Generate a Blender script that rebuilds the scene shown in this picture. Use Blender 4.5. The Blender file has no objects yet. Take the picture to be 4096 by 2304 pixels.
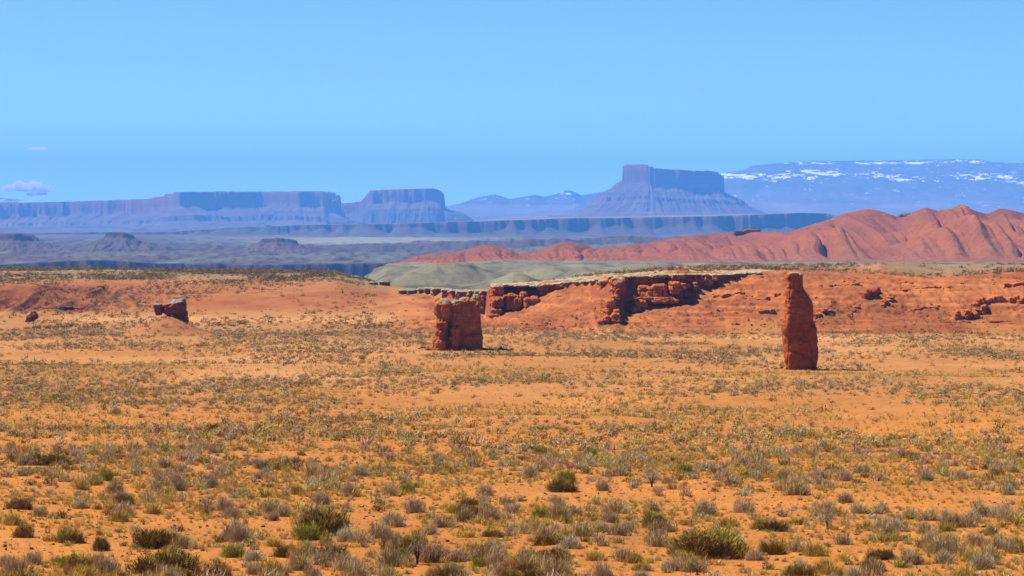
import bpy, math, random
import numpy as np
from mathutils import Vector

# ------------------------------------------------------------------ camera, sky, sun
SC = bpy.context.scene
R = math.radians
F = 11615.0                      # focal length, in pixels of a 4096 px wide frame
PITCH = math.atan((1152 - 850) / F)
CP, SP = math.cos(PITCH), math.sin(PITCH)
cam_d = bpy.data.cameras.new("camera")
cam_d.sensor_width = 36.0
cam_d.lens = 36.0 * F / 4096.0
cam_d.clip_start = 0.5
cam_d.clip_end = 120000.0
cam = bpy.data.objects.new("camera", cam_d)
SC.collection.objects.link(cam)
cam.location = (0, 0, 0)
cam.rotation_euler = (R(90) - PITCH, 0, 0)
SC.camera = cam

SUN_EL, SUN_BACK = R(54), R(13)
sdir = Vector((-math.cos(SUN_EL) * math.cos(SUN_BACK), math.cos(SUN_EL) * math.sin(SUN_BACK), math.sin(SUN_EL)))
world = bpy.data.worlds.new("World")
SC.world = world
world.use_nodes = True
wt = world.node_tree
sky = wt.nodes.new("ShaderNodeTexSky")
sky.sky_type = 'NISHITA'
sky.sun_disc = False
sky.sun_elevation = SUN_EL
sky.sun_rotation = math.atan2(sdir.x, sdir.y)
sky.altitude = 3500
sky.air_density = 0.55
sky.dust_density = 0.0
sky.ozone_density = 10.0
bg = wt.nodes["Background"]
bg.inputs[1].default_value = 0.116
wt.links.new(sky.outputs[0], bg.inputs[0])
sun_d = bpy.data.lights.new("sun", 'SUN')
sun_d.energy = 5.0
sun_d.angle = R(0.5)
sun_d.color = (1.0, 0.95, 0.88)
sun = bpy.data.objects.new("sun", sun_d)
SC.collection.objects.link(sun)
sun.rotation_euler = sdir.to_track_quat('Z', 'Y').to_euler()
SC.view_settings.view_transform = 'Standard'
SC.view_settings.look = 'None'
SC.view_settings.exposure = 1.0
SC.view_settings.gamma = 1.0
SC.cycles.volume_bounces = 5
SC.cycles.max_bounces = 8
SC.cycles.diffuse_bounces = 3
SC.cycles.use_denoising = True

rng = np.random.default_rng(7)
random.seed(7)

# ------------------------------------------------------------------ helpers
def P(u, v, D):
    """world point at forward distance D (metres along +Y) on the line of sight u, v"""
    k = (1152.0 - v) / F
    ky = CP + SP * k
    return (np.asarray(u, float) - 2048.0) / F / ky * D, D + 0 * np.asarray(u, float), (CP * k - SP) / ky * D

def Z(v, D):
    k = (1152.0 - v) / F
    return (CP * k - SP) / (CP + SP * k) * D

def X(u, D):
    return (np.asarray(u, float) - 2048.0) / F * D

def UV(x, y, z):
    dep = y * CP - z * SP
    up = y * SP + z * CP
    return 2048 + F * x / dep, 1152 - F * up / dep

_T = np.random.default_rng(3).random(65536).astype(np.float32)
def _h(i, j, k, s):
    return _T[((i * 73856093) ^ (j * 19349663) ^ (k * 83492791) ^ (s * 2654435 + 97)) & 65535]

def noise(x, y, z=0.0, seed=0):
    """value noise, -1..1"""
    x = np.asarray(x, np.float64); y = np.asarray(y, np.float64)
    flat = np.isscalar(z)
    xf, yf = np.floor(x), np.floor(y)
    xi, yi = xf.astype(np.int64), yf.astype(np.int64)
    fx, fy = x - xf, y - yf
    fx = fx * fx * fx * (fx * (fx * 6 - 15) + 10)
    fy = fy * fy * fy * (fy * (fy * 6 - 15) + 10)
    def layer(k):
        a = _h(xi, yi, k, seed); b = _h(xi + 1, yi, k, seed)
        c = _h(xi, yi + 1, k, seed); d = _h(xi + 1, yi + 1, k, seed)
        return (a + (b - a) * fx) * (1 - fy) + (c + (d - c) * fx) * fy
    if flat:
        return layer(np.int64(int(z))) * 2 - 1
    z = np.asarray(z, np.float64); zf = np.floor(z); zi = zf.astype(np.int64); fz = z - zf
    fz = fz * fz * (3 - 2 * fz)
    return (layer(zi) * (1 - fz) + layer(zi + 1) * fz) * 2 - 1

def fbm(x, y, z=0.0, seed=0, octv=4, gain=0.5):
    s = 0; a = 1.0; n = 0; f = 1.0
    for o in range(octv):
        s = s + a * noise(x * f + 17.3 * o, y * f - 9.1 * o, z if np.isscalar(z) else z * f, seed + o * 13)
        n += a; a *= gain; f *= 2.03
    return s / n

def ridged(x, y, z=0.0, seed=0, octv=3):
    s = 0; a = 1.0; n = 0; f = 1.0
    for o in range(octv):
        s = s + a * (1 - 2 * np.abs(noise(x * f + 5.7 * o, y * f + 3.3 * o, z if np.isscalar(z) else z * f, seed + o * 7)))
        n += a; a *= 0.5; f *= 2.1
    return s / n

def sstep(a, b, x):
    t = np.clip((x - a) / (b - a), 0, 1)
    return t * t * (3 - 2 * t)

def ip(x, pts):
    a = np.array(pts, float)
    return np.interp(x, a[:, 0], a[:, 1])

def mix(a, b, t):
    return a + (np.asarray(b, float) - a) * t[..., None]

def make_mesh(name, V, Fq, col=None, smooth=True, mat=None):
    me = bpy.data.meshes.new(name)
    V = np.ascontiguousarray(V, np.float32); Fq = np.ascontiguousarray(Fq, np.int32)
    n = Fq.shape[1]
    me.vertices.add(len(V)); me.vertices.foreach_set("co", V.ravel())
    me.loops.add(Fq.size); me.loops.foreach_set("vertex_index", Fq.ravel())
    me.polygons.add(len(Fq))
    me.polygons.foreach_set("loop_start", np.arange(0, Fq.size, n, dtype=np.int32))
    me.polygons.foreach_set("use_smooth", np.full(len(Fq), smooth))
    me.update(calc_edges=True)
    if col is not None:
        c = np.ones((len(V), 4), np.float32); c[:, :3] = col
        at = me.color_attributes.new("Col", 'FLOAT_COLOR', 'POINT')
        at.data.foreach_set("color", c.ravel())
    if mat: me.materials.append(mat)
    return me

def link(name, me, parent=None, loc=(0, 0, 0)):
    o = bpy.data.objects.new(name, me)
    SC.collection.objects.link(o)
    o.location = loc
    if parent: o.parent = parent
    return o

def tag(o, label, cat, kind=None, group=None):
    o['label'] = label; o['category'] = cat
    if kind: o['kind'] = kind
    if group: o['group'] = group
    return o

def grid_faces(nr, nc):
    i = np.arange(nr - 1)[:, None] * nc + np.arange(nc - 1)[None, :]
    i = i.ravel()
    return np.stack([i, i + 1, i + nc + 1, i + nc], 1)

def earth_mat(name, scales, bump=0.4, bdist=0.3, var=0.25, rough=0.95, strata=0.0, strata_scale=1.0, tint=None, bscales=None):
    """soil / rock: the mesh's own colour broken up by world-space noises; optional bedding stripes"""
    m = bpy.data.materials.new(name); m.use_nodes = True
    nt = m.node_tree; N = nt.nodes; L = nt.links
    b = N["Principled BSDF"]; b.inputs['Roughness'].default_value = rough
    b.inputs['Specular IOR Level'].default_value = 0.1
    at = N.new("ShaderNodeAttribute"); at.attribute_name = "Col"
    geo = N.new("ShaderNodeNewGeometry")
    cur = at.outputs['Color']
    def noise_node(sc, det=4.0, vec=None, rg=0.6):
        n = N.new("ShaderNodeTexNoise"); n.inputs['Scale'].default_value = sc
        n.inputs['Detail'].default_value = det; n.inputs['Roughness'].default_value = rg
        L.new(vec or geo.outputs['Position'], n.inputs['Vector']); return n.outputs['Fac']
    for sc in scales:
        f = noise_node(sc)
        r = N.new("ShaderNodeMapRange"); r.inputs[1].default_value = 0.3; r.inputs[2].default_value = 0.7
        r.inputs[3].default_value = 1 - var; r.inputs[4].default_value = 1 + var
        L.new(f, r.inputs[0])
        x = N.new("ShaderNodeVectorMath"); x.operation = 'SCALE'
        L.new(cur, x.inputs[0]); L.new(r.outputs[0], x.inputs['Scale']); cur = x.outputs[0]
    if strata > 0:
        mp = N.new("ShaderNodeVectorMath"); mp.operation = 'MULTIPLY'
        mp.inputs[1].default_value = (0.04 * strata_scale, 0.04 * strata_scale, strata_scale)
        L.new(geo.outputs['Position'], mp.inputs[0])
        f = noise_node(1.0, 6.0, mp.outputs[0], 0.7)
        r = N.new("ShaderNodeMapRange"); r.inputs[1].default_value = 0.35; r.inputs[2].default_value = 0.65
        r.inputs[3].default_value = 1 - strata; r.inputs[4].default_value = 1 + strata
        L.new(f, r.inputs[0])
        x = N.new("ShaderNodeVectorMath"); x.operation = 'SCALE'
        L.new(cur, x.inputs[0]); L.new(r.outputs[0], x.inputs['Scale']); cur = x.outputs[0]
    L.new(cur, b.inputs['Base Color'])
    prev = None
    for sc in (bscales or scales[-1:]):
        f = noise_node(sc, 6.0)
        bp = N.new("ShaderNodeBump"); bp.inputs['Strength'].default_value = bump
        bp.inputs['Distance'].default_value = bdist * (scales[-1] / sc)
        L.new(f, bp.inputs['Height'])
        if prev: L.new(prev, bp.inputs['Normal'])
        prev = bp.outputs[0]
    L.new(prev, b.inputs['Normal'])
    return m

M_ground = earth_mat("desert_soil", (0.05, 0.35, 3.0), bump=0.7, bdist=0.12, var=0.11, bscales=(3.0, 0.6))
M_rock = earth_mat("red_sandstone", (0.25, 1.6), bump=0.9, bdist=0.25, var=0.2, strata=0.13, strata_scale=1.6, bscales=(1.6, 4.0))
M_hill = earth_mat("badland_clay", (0.01, 0.08, 0.5), bump=0.9, bdist=1.0, var=0.12, strata=0.08, strata_scale=0.15, bscales=(0.5, 0.12))
M_far = earth_mat("far_rock", (0.003, 0.02), bump=0.6, bdist=8.0, var=0.15, strata=0.15, strata_scale=0.05)
M_mount = earth_mat("mountain_forest", (0.0006, 0.003), bump=0.3, bdist=40.0, var=0.15)

# ------------------------------------------------------------------ ground: one sheet to the horizon
# for each bearing u: knots (distance, row seen from the camera) or ('z', distance, height)
NEAR = [(-60, -1.5), (0, -1.7), (30, -4.6), (60, -8.7), (93, -11.6), (190, -15.5), (290, -19.0), (400, -22.0), (500, -24.1)]
def left(vc, base=-100.0, red=0.0):
    return [(640, 1328), (755, 1268), (800, 1222 - red), (835, 1178 - red), (900, 1136), (1010, vc + 12), (1175, vc), (1190, vc), (1400, 'z', base), (2300, 'z', base - 1)]
def right(foot, cbD, cbv, rimD, rimv, backD, backv):
    return [(600, 1355), (foot, Z(1330, 640) if False else 1330), (cbD, cbv), (rimD, rimv), (rimD + 12, rimv - 1), (backD, backv), (backD + 6, backv), (backD + 160, 'z', -38.5), (1400, 'z', -39), (2300, 'z', -41)]
def far(c4, c5, e6b, e6t, v8):
    return [(4470, c4 if isinstance(c4, tuple) else ('z', c4)), (4520, c5), (6350, e6b), (6430, e6t), (8000, v8), (9700, 956)]
S = {}
for u, vc, b, red in ((-2600, 1072, -100, 10), (0, 1073, -100, 12), (350, 1074, -100, 8), (560, 1077, -100, 0), (1000, 1080, -64, -6), (1340, 1088, -46, -8)):
    S[u] = left(vc, b, red)
S[1450] = [(640, 1328), (755, 1268), (800, 1232), (835, 1196), (900, 1160), (1010, 1128), (1100, 1113), (1110, 1113), (1400, 'z', -46), (2300, 'z', -52)]
S[1550] = [(640, 1328), (755, 1266), (790, 1236), (825, 1206), (890, 1176), (960, 1152), (1000, 1143), (1006, 1143), (1300, 'z', -40), (2300, 'z', -41)]
S[1700] = [(640, 1328), (740, 1268), (780, 1228), (815, 1196), (850, 1178), (858, 1166), (880, 1162), (884, 1162), (1150, 'z', -38.5), (2300, 'z', -41)]
S[1940] = [(640, 1322), (735, 1276), (765, 1266), (780, 1262), (792, 1260), (802, 1164), (830, 1160), (834, 1160), (1100, 'z', -38.5), (2300, 'z', -41)]
S[1975] = [(640, 1324), (670, 1296), (684, 1272), (690, 1262), (694, 1150), (697, 1138), (712, 1136), (716, 1136), (1000, 'z', -38.5), (2300, 'z', -41)]
def rt(foot, fv, cbD, cbv, rimD, rimv, backD, backv, z2=-41):
    return [(foot - 20, fv + 16), (foot, fv), (0.5 * (foot + cbD), 0.52 * fv + 0.48 * cbv), (cbD, cbv), (rimD, rimv + 5), (rimD + 3, rimv), (backD, backv), (backD + 5, backv), (backD + 200, 'z', -38.5), (2300, 'z', z2)]
S[2100] = rt(650, 1312, 686, 1232, 692, 1138, 716, 1132)
S[2160] = rt(648, 1316, 684, 1196, 690, 1137, 722, 1126)
S[2245] = rt(645, 1320, 680, 1180, 688, 1130, 735, 1115)
S[2360] = rt(640, 1326, 674, 1166, 680, 1119, 748, 1100)
S[2400] = rt(626, 1330, 646, 1300, 674, 1112, 754, 1098)
S[2450] = rt(626, 1330, 648, 1292, 668, 1104, 760, 1094)
S[2500] = rt(638, 1330, 659, 1266, 672, 1102, 775, 1088)
S[2580] = rt(640, 1331, 664, 1228, 674, 1100, 800, 1080)
S[2710] = rt(640, 1332, 664, 1214, 674, 1094, 850, 1066)
S[2800] = rt(640, 1332, 674, 1162, 679, 1094, 870, 1065)
S[2900] = rt(640, 1332, 678, 1142, 683, 1096, 880, 1063)
S[3020] = rt(640, 1332, 686, 1102, 692, 1088, 890, 1061)
S[3150] = rt(640, 1331, 672, 1150, 700, 1090, 895, 1060)
S[3350] = rt(640, 1331, 668, 1160, 704, 1096, 900, 1058)
S[3520] = rt(640, 1331, 664, 1180, 694, 1110, 790, 1056)
S[3750] = rt(640, 1332, 666, 1190, 700, 1120, 880, 1056)
S[4000] = rt(640, 1334, 662, 1198, 690, 1110, 800, 1057)
S[4096] = rt(640, 1334, 662, 1196, 690, 1098, 800, 1057)
S[6700] = rt(640, 1334, 662, 1196, 690, 1090, 800, 1056)
DARK = [(-2600, 1056), (0, 1058), (180, 1055), (200, 1050), (330, 1046), (340, 1040), (375, 1036), (385, 1027), (435, 1028), (445, 1040), (560, 1047), (900, 1055), (1150, 1058), (1370, 1052), (1480, 1055), (1700, 1050), (2200, 1040), (6700, 1020)]
E6B = [(-2600, 1004), (1100, 1006), (1300, 1012), (1500, 1014), (1800, 1002), (2300, 980), (2600, 970), (6700, 960)]
E6T = [(-2600, 994), (1100, 996), (1300, 996), (1500, 986), (1800, 974), (2300, 958), (2600, 955), (6700, 950)]
US = sorted(S); KD, KZ = [], []
for u in US:
    D, z = [a for a, _ in NEAR], [b for _, b in NEAR]
    for k in S[u]:
        D.append(k[0]); z.append(k[2] if len(k) == 3 else Z(k[1], k[0]))
    zf = z[-1]
    for d_, zz in ((4497, min(-112.0, zf - 50) if u < 1500 else (-92 if u < 1900 else -60)), (4515, Z(ip(u, DARK), 4515)), (4700, Z(ip(u, DARK), 4515) + 0.5), (6350, Z(ip(u, E6B), 6350)),
                   (6420, Z(ip(u, E6T), 6420)), (8300, -79.0), (10500, -84.0), (28500, -95.0)):
        D.append(d_); z.append(zz)
    KD.append(D); KZ.append(z)
KD, KZ, US = np.array(KD, float), np.array(KZ, float), np.array(US, float)

def ground_raw(x, y):
    """height of the bare land form at x, y"""
    yy = np.maximum(y, 1.0)
    u = 2048 + F * x / np.maximum(yy, 60.0)
    u = np.clip(u, US[0] + 1, US[-1] - 1)
    wob = 26 * noise(x / 45.0, y / 60.0, seed=5) * sstep(600, 900, y)
    u = np.clip(u + wob * (1 - sstep(1930, 2500, u)) * 0.5, US[0] + 1, US[-1] - 1)
    # sinuous edges: shift the distance by noise
    yw = y + sstep(620, 700, y) * (3.0 * noise(x / 9.0, y / 60.0, seed=21) + 1.4 * noise(x / 3.1, y / 30.0, seed=22)) * (1 - sstep(1000, 1400, y))
    yw = yw + sstep(4000, 4300, y) * (70 * ridged(x / 170.0, y / 2500.0, seed=31) + 35 * fbm(x / 40.0, y / 900.0, seed=32)) * (1 - sstep(5000, 5400, y))
    yw = yw + sstep(5800, 6100, y) * (260 * fbm(x / 260.0, y / 1500.0, seed=33)) * (1 - sstep(7000, 7400, y))
    j = np.clip(np.searchsorted(US, u) - 1, 0, len(US) - 2)
    t = (u - US[j]) / (US[j + 1] - US[j])
    K = KD.shape[1]
    z = np.full(x.shape, KZ[0, 0]); 
    d0 = KD[j, 0] * (1 - t) + KD[j + 1, 0] * t; z0 = KZ[j, 0] * (1 - t) + KZ[j + 1, 0] * t
    for k in range(1, K):
        d1 = KD[j, k] * (1 - t) + KD[j + 1, k] * t; z1 = KZ[j, k] * (1 - t) + KZ[j + 1, k] * t
        s = (yw - d0) / np.maximum(d1 - d0, 1e-3)
        z = np.where((s >= 0) & (s < 1), z0 + (z1 - z0) * s, z)
        d0, z0 = d1, z1
    z = np.where(yw >= d0, z0, z)
    return z, u

def bump(x, y, u, v, D, ru, rd, h, p=1.0):
    cx = X(u, D); r = np.sqrt(((x - cx) / (ru * D / F)) ** 2 + ((y - D) / rd) ** 2)
    return h * np.clip(1 - r, 0, 1) ** p

MOUND = (668, 598.0)
def ground_full(x, y):
    z, u = ground_raw(x, y)
    # dunes and hummocks of the plain
    near = 1 - sstep(560, 700, y)
    z = z + near * sstep(15, 60, y) * (0.45 * fbm(x / 22.0, y / 34.0, seed=41, octv=3) + 0.10 * fbm(x / 2.6, y / 3.2, seed=42, octv=3))
    z = z + near * 0.5 * noise(x / 60.0, y / 45.0, seed=43) * sstep(150, 300, y)
    leftm = (1 - sstep(1500, 1800, u))
    z = z + sstep(700, 860, y) * (1 - sstep(1500, 1900, y)) * (0.5 * fbm(x / 30.0, y / 40.0, seed=44) + 0.12 * fbm(x / 5.0, y / 6.0, seed=45)) * leftm
    # rilled talus of the right-hand mesa
    tal = sstep(640, 655, y) * (1 - sstep(690, 740, y)) * (1 - leftm)
    rill = ridged(x / 5.5 + 0.25 * noise(x / 9, y / 9, seed=8), y / 26.0, seed=46) * 0.5 + 0.5 * fbm(x / 1.7, y / 2.2, seed=47)
    z = z + tal * (0.62 * rill + 0.35 * ridged(x / 1.9, y / 7.0 + z / 1.5, seed=49) + 0.30 * noise(x / 14.0, z / 0.6, seed=68))
    # scarp and low spur at the far left
    sc = sstep(755, 790, y) * (1 - sstep(850, 900, y)) * (1 - sstep(420, 620, u))
    z = z + sc * 1.9 * ridged(x / 6.5, y / 60.0, seed=48, octv=3)
    # mound carrying the perched rock
    mx = X(MOUND[0], MOUND[1])
    r = np.sqrt(((x - mx) / 10.5) ** 2 + ((y - MOUND[1]) / 11.0) ** 2)
    z = z + 4.6 * np.clip(1 - r, 0, 1) ** 1.25
    # grey-green shale domes behind the mesa
    for (du, dv, D, ru, rd, h) in ((1745, 1070, 1720, 200, 210, 9.5), (1640, 1085, 1560, 150, 120, 3.0), (2062, 1080, 1560, 150, 170, 8.0), (2330, 1072, 1640, 190, 200, 9.0), (2560, 1062, 1760, 230, 220, 9.0), (1890, 1078, 1800, 140, 180, 6.5), (1350, 1080, 1780, 220, 200, 4.0), (2190, 1078, 1850, 120, 160, 6.0)):
        b = bump(x, y, du, dv, D, ru, rd, 1.0, 1.0)
        th = np.arctan2(y - D, x - X(du, D))
        b = b * (1 + 0.34 * ridged(np.cos(th) * 3 + du, np.sin(th) * 3, seed=50, octv=2) * (1 - b))
        z = z + h * (b ** 1.15)
    z = z + sstep(1350, 1500, y) * (1 - sstep(2300, 2500, y)) * (1.9 * fbm(x / 26.0, y / 46.0, seed=51, octv=5) + 0.9 * ridged(x / 22.0, y / 70.0, seed=54) + 0.7 * fbm(x / 7.0, y / 24.0, seed=56))
    # roughness of the far flats
    z = z + sstep(4450, 4600, y) * (1 - sstep(9000, 10000, y)) * (5.0 * fbm(x / 45.0, y / 240.0, seed=52, octv=5) + 5.0 * ridged(x / 70.0, y / 150.0, seed=55) + 3.5 * np.round(2.5 * fbm(x / 130.0, y / 330.0, seed=57, octv=3)) / 2.5 - 3)
    z = z + sstep(5600, 6100, y) * (1 - sstep(6900, 7200, y)) * 6.0 * ridged(x / 90.0, y / 260.0, seed=53)
    return z, u

def rows():
    d = [-60, -40, -20, -8, 0]
    y = 0.0
    while y < 26800:
        if y < 60: st = 2.0
        elif y < 120: st = 0.22
        elif y < 620: st = max(0.25, y * y / 90000.0)
        elif y < 720: st = 0.35
        elif y < 1250: st = 1.6
        elif y < 1400: st = 10
        elif y < 2350: st = 6
        elif y < 4300: st = 80
        elif y < 4700: st = 6
        elif y < 6100: st = 25
        elif y < 6800: st = 9
        elif y < 10500: st = 60
        else: st = 1500
        y += st; d.append(y)
    return np.array(d)
ROWS = rows()
NC = 1050
SS = np.linspace(-1, 1, NC)
def halfw(y): return 0.245 * np.maximum(y, 0) + 16.0
GY = np.repeat(ROWS[:, None], NC, 1)
GX = SS[None, :] * halfw(GY)
GZ, GU = ground_full(GX, GY)
LOWEST = float(GZ.min())

def gz(x, y):
    """height of the finished ground mesh (bilinear)"""
    x = np.asarray(x, float); y = np.asarray(y, float)
    r = np.clip(np.searchsorted(ROWS, y) - 1, 0, len(ROWS) - 2)
    tr = (y - ROWS[r]) / (ROWS[r + 1] - ROWS[r])
    c = (np.clip(x / halfw(y), -1, 1) + 1) / 2 * (NC - 1)
    ci = np.clip(c.astype(int), 0, NC - 2); tc = c - ci
    a = GZ[r, ci] * (1 - tc) + GZ[r, ci + 1] * tc
    b = GZ[r + 1, ci] * (1 - tc) + GZ[r + 1, ci + 1] * tc
    return a * (1 - tr) + b * tr

def hit(u, v, d0=70.0, d1=1300.0):
    """where the line of sight u, v meets the ground"""
    D = np.concatenate([np.arange(d0, 260, 0.25), np.arange(260, d1, 1.0)])
    k = (1152.0 - v) / F; ky = CP + SP * k
    x = (u - 2048.0) / F / ky * D; z = (CP * k - SP) / ky * D
    g = gz(x, D)
    i = np.argmax(z <= g)
    return float(x[i]), float(D[i]), float(g[i])

# colours of the land (real surface colours; light and shade come from the sun)
SAND = np.array((0.335, 0.126, 0.023)); SANDL = np.array((0.36, 0.168, 0.054)); TAN = np.array((0.26, 0.118, 0.030))
RED = np.array((0.21, 0.060, 0.017)); REDD = np.array((0.155, 0.042, 0.014)); ORG = np.array((0.295, 0.098, 0.024))
CAP = np.array((0.285, 0.232, 0.135)); SHALE = np.array((0.128, 0.112, 0.060)); PURP = np.array((0.068, 0.037, 0.027))
SCRUB = np.array((0.165, 0.105, 0.042)); PALEF = np.array((0.19, 0.17, 0.11))

def ground_colour(x, y, z, u):
    SL = np.hypot(np.gradient(z, axis=0) / np.gradient(y, axis=0), np.gradient(z, axis=1) / np.gradient(x, axis=1))
    c = np.empty(x.shape + (3,)); c[...] = SAND
    n1 = fbm(x / 30.0, y / 90.0, seed=61); n2 = fbm(x / 7.0, y / 14.0, seed=62)
    c = mix(c, TAN, np.clip(sstep(170, 420, y) * (0.45 + 0.8 * n1), 0, 0.85))
    c = mix(c, SANDL, np.clip(sstep(200, 450, y) * (-1.4 * n1 - 0.2 * n2 + 0.25), 0, 0.85))
    lf = 1 - sstep(1500, 1760, u)
    w = sstep(500, 600, y) * lf
    c = mix(c, TAN, w * 0.6)
    # pale wash in front of the left hill, and the one in front of the mesa
    pale = np.exp(-((y - 735) / 26.0) ** 2) * lf * sstep(180, 300, u) + np.exp(-((y - 615) / 16.0) ** 2) * (1 - lf) * 1.0
    c = mix(c, SANDL * 1.05, np.clip(pale * (1.0 + 0.9 * n1), 0, 1))
    c = mix(c, SANDL, np.clip(np.exp(-(((u - 1110) / 110.0) ** 2 + ((y - 815) / 28.0) ** 2)) * (1 + n2), 0, 1))
    r = sstep(770, 800, y) * (1 - sstep(870, 960, y)) * lf
    c = mix(c, ORG * 0.85, np.clip(r * (0.85 + 0.9 * n1), 0, 1))
    c = mix(c, RED, np.clip(r * (0.1 + 1.8 * n2), 0, 0.7))
    c = mix(c, REDD * 1.05, np.clip(sstep(764, 778, y) * (1 - sstep(838, 875, y)) * (1 - sstep(300, 620, u)) * (1.0 + 0.8 * n2), 0, 1))
    c = mix(c, SCRUB * 1.15, np.clip(sstep(880, 1010, y) * lf * (0.85 + 0.6 * n1), 0, 1))
    # the mound
    mm = np.clip(1.25 - np.sqrt(((x - X(MOUND[0], MOUND[1])) / 10.5) ** 2 + ((y - MOUND[1]) / 11.0) ** 2), 0, 1)
    c = mix(c, (0.265, 0.100, 0.032), np.clip(mm * 2, 0, 0.9))
    # mesa talus and top
    t = sstep(628, 652, y + 10 * n2) * (1 - lf)
    c = mix(c, ORG, np.clip(t, 0, 1))
    c = mix(c, RED, np.clip(t * (0.35 + 1.2 * n2), 0, 1))
    bed = fbm(x / 24.0, z / 0.55, seed=66, octv=3)
    c = mix(c, REDD * 1.1, np.clip(t * (1.4 * bed - 0.1), 0, 0.5)); c = mix(c, ORG * 1.3, np.clip(t * (-1.7 * bed - 0.15), 0, 0.7))
    top = sstep(1.0, 5.0, y - np.interp(u, [1600, 1900, 1975, 2360, 2450, 2710, 3020, 3150], [860, 806, 697, 684, 671, 678, 694, 760]))
    capm = top * (1 - lf) * (1 - sstep(3060, 3200, u)) * (1 - sstep(20, 90, y - 700)) 
    c = mix(c, TAN, top * (1 - lf) * (1 - sstep(3100, 3500, u)) * 0.8)
    c = mix(c, SCRUB * 1.15, np.clip((1 - lf) * sstep(3000, 3150, u) * sstep(712, 760, y) * (0.7 + 0.8 * n1), 0, 1))
    c = mix(c, CAP, np.clip(capm * (1.6 + 1.2 * n2), 0, 1) * (1 - sstep(0.25, 0.6, SL)))
    c = mix(c, RED, (1 - lf) * sstep(0.7, 1.1, SL) * (1 - sstep(900, 1000, y)))
    sh = sstep(880, 1100, y) * (1 - lf) + sstep(1210, 1260, y) * lf
    shade = fbm(x / 60.0, y / 120.0, seed=63)
    c = mix(c, SHALE, np.clip(sh, 0, 1))
    c = mix(c, SHALE * 1.35, np.clip(sh * shade * 1.6, 0, 1))
    c = mix(c, (0.062, 0.048, 0.036), np.clip(sh * (-0.2 + 2.4 * fbm(x / 14.0, y / 60.0, seed=65, octv=4)), 0, 0.8))
    c = mix(c, PURP, sstep(4300, 4500, y))
    c = mix(c, PURP * 0.35, sstep(4300, 4400, y) * np.clip(SL * 2 - 0.4, 0, 1) * (1 - sstep(4700, 4800, y)))
    f2 = fbm(x / 60.0, y / 420.0, seed=64, octv=5)
    flat = sstep(4530, 4640, y)
    c = mix(c, SHALE * 0.8, np.clip(flat * (0.5 + 1.9 * f2), 0, 1))
    sp = fbm(x / 11.0, y / 130.0, seed=67, octv=4)
    c = mix(c, PURP * 0.45, np.clip(flat * (1 - sstep(8000, 9500, y)) * (2.6 * sp - 0.25), 0, 0.9))
    c = mix(c, SHALE * 0.75, np.clip(flat * (1 - sstep(8000, 9500, y)) * (-2.6 * sp - 0.35), 0, 0.8))
    c = mix(c, PURP * 0.75, 0.75 * np.clip(sstep(6000, 6300, y) * (1 - sstep(6700, 7000, y)) * (0.7 + f2), 0, 1))
    c = mix(c, PALEF, np.clip(sstep(7000, 7800, y) * (1 - sstep(9300, 9900, y)) * np.exp(-((u - 1480) / 420.0) ** 2) * 1.3, 0, 1))
    return c
GC = ground_colour(GX, GY, GZ, GU)
me = make_mesh("ground", np.stack([GX, GY, GZ], -1).reshape(-1, 3), grid_faces(len(ROWS), NC), GC.reshape(-1, 3), True, M_ground)
tag(link("ground", me), "orange sandy desert ground with red slopes and grey shale flats reaching the horizon", "ground", 'structure')

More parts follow.
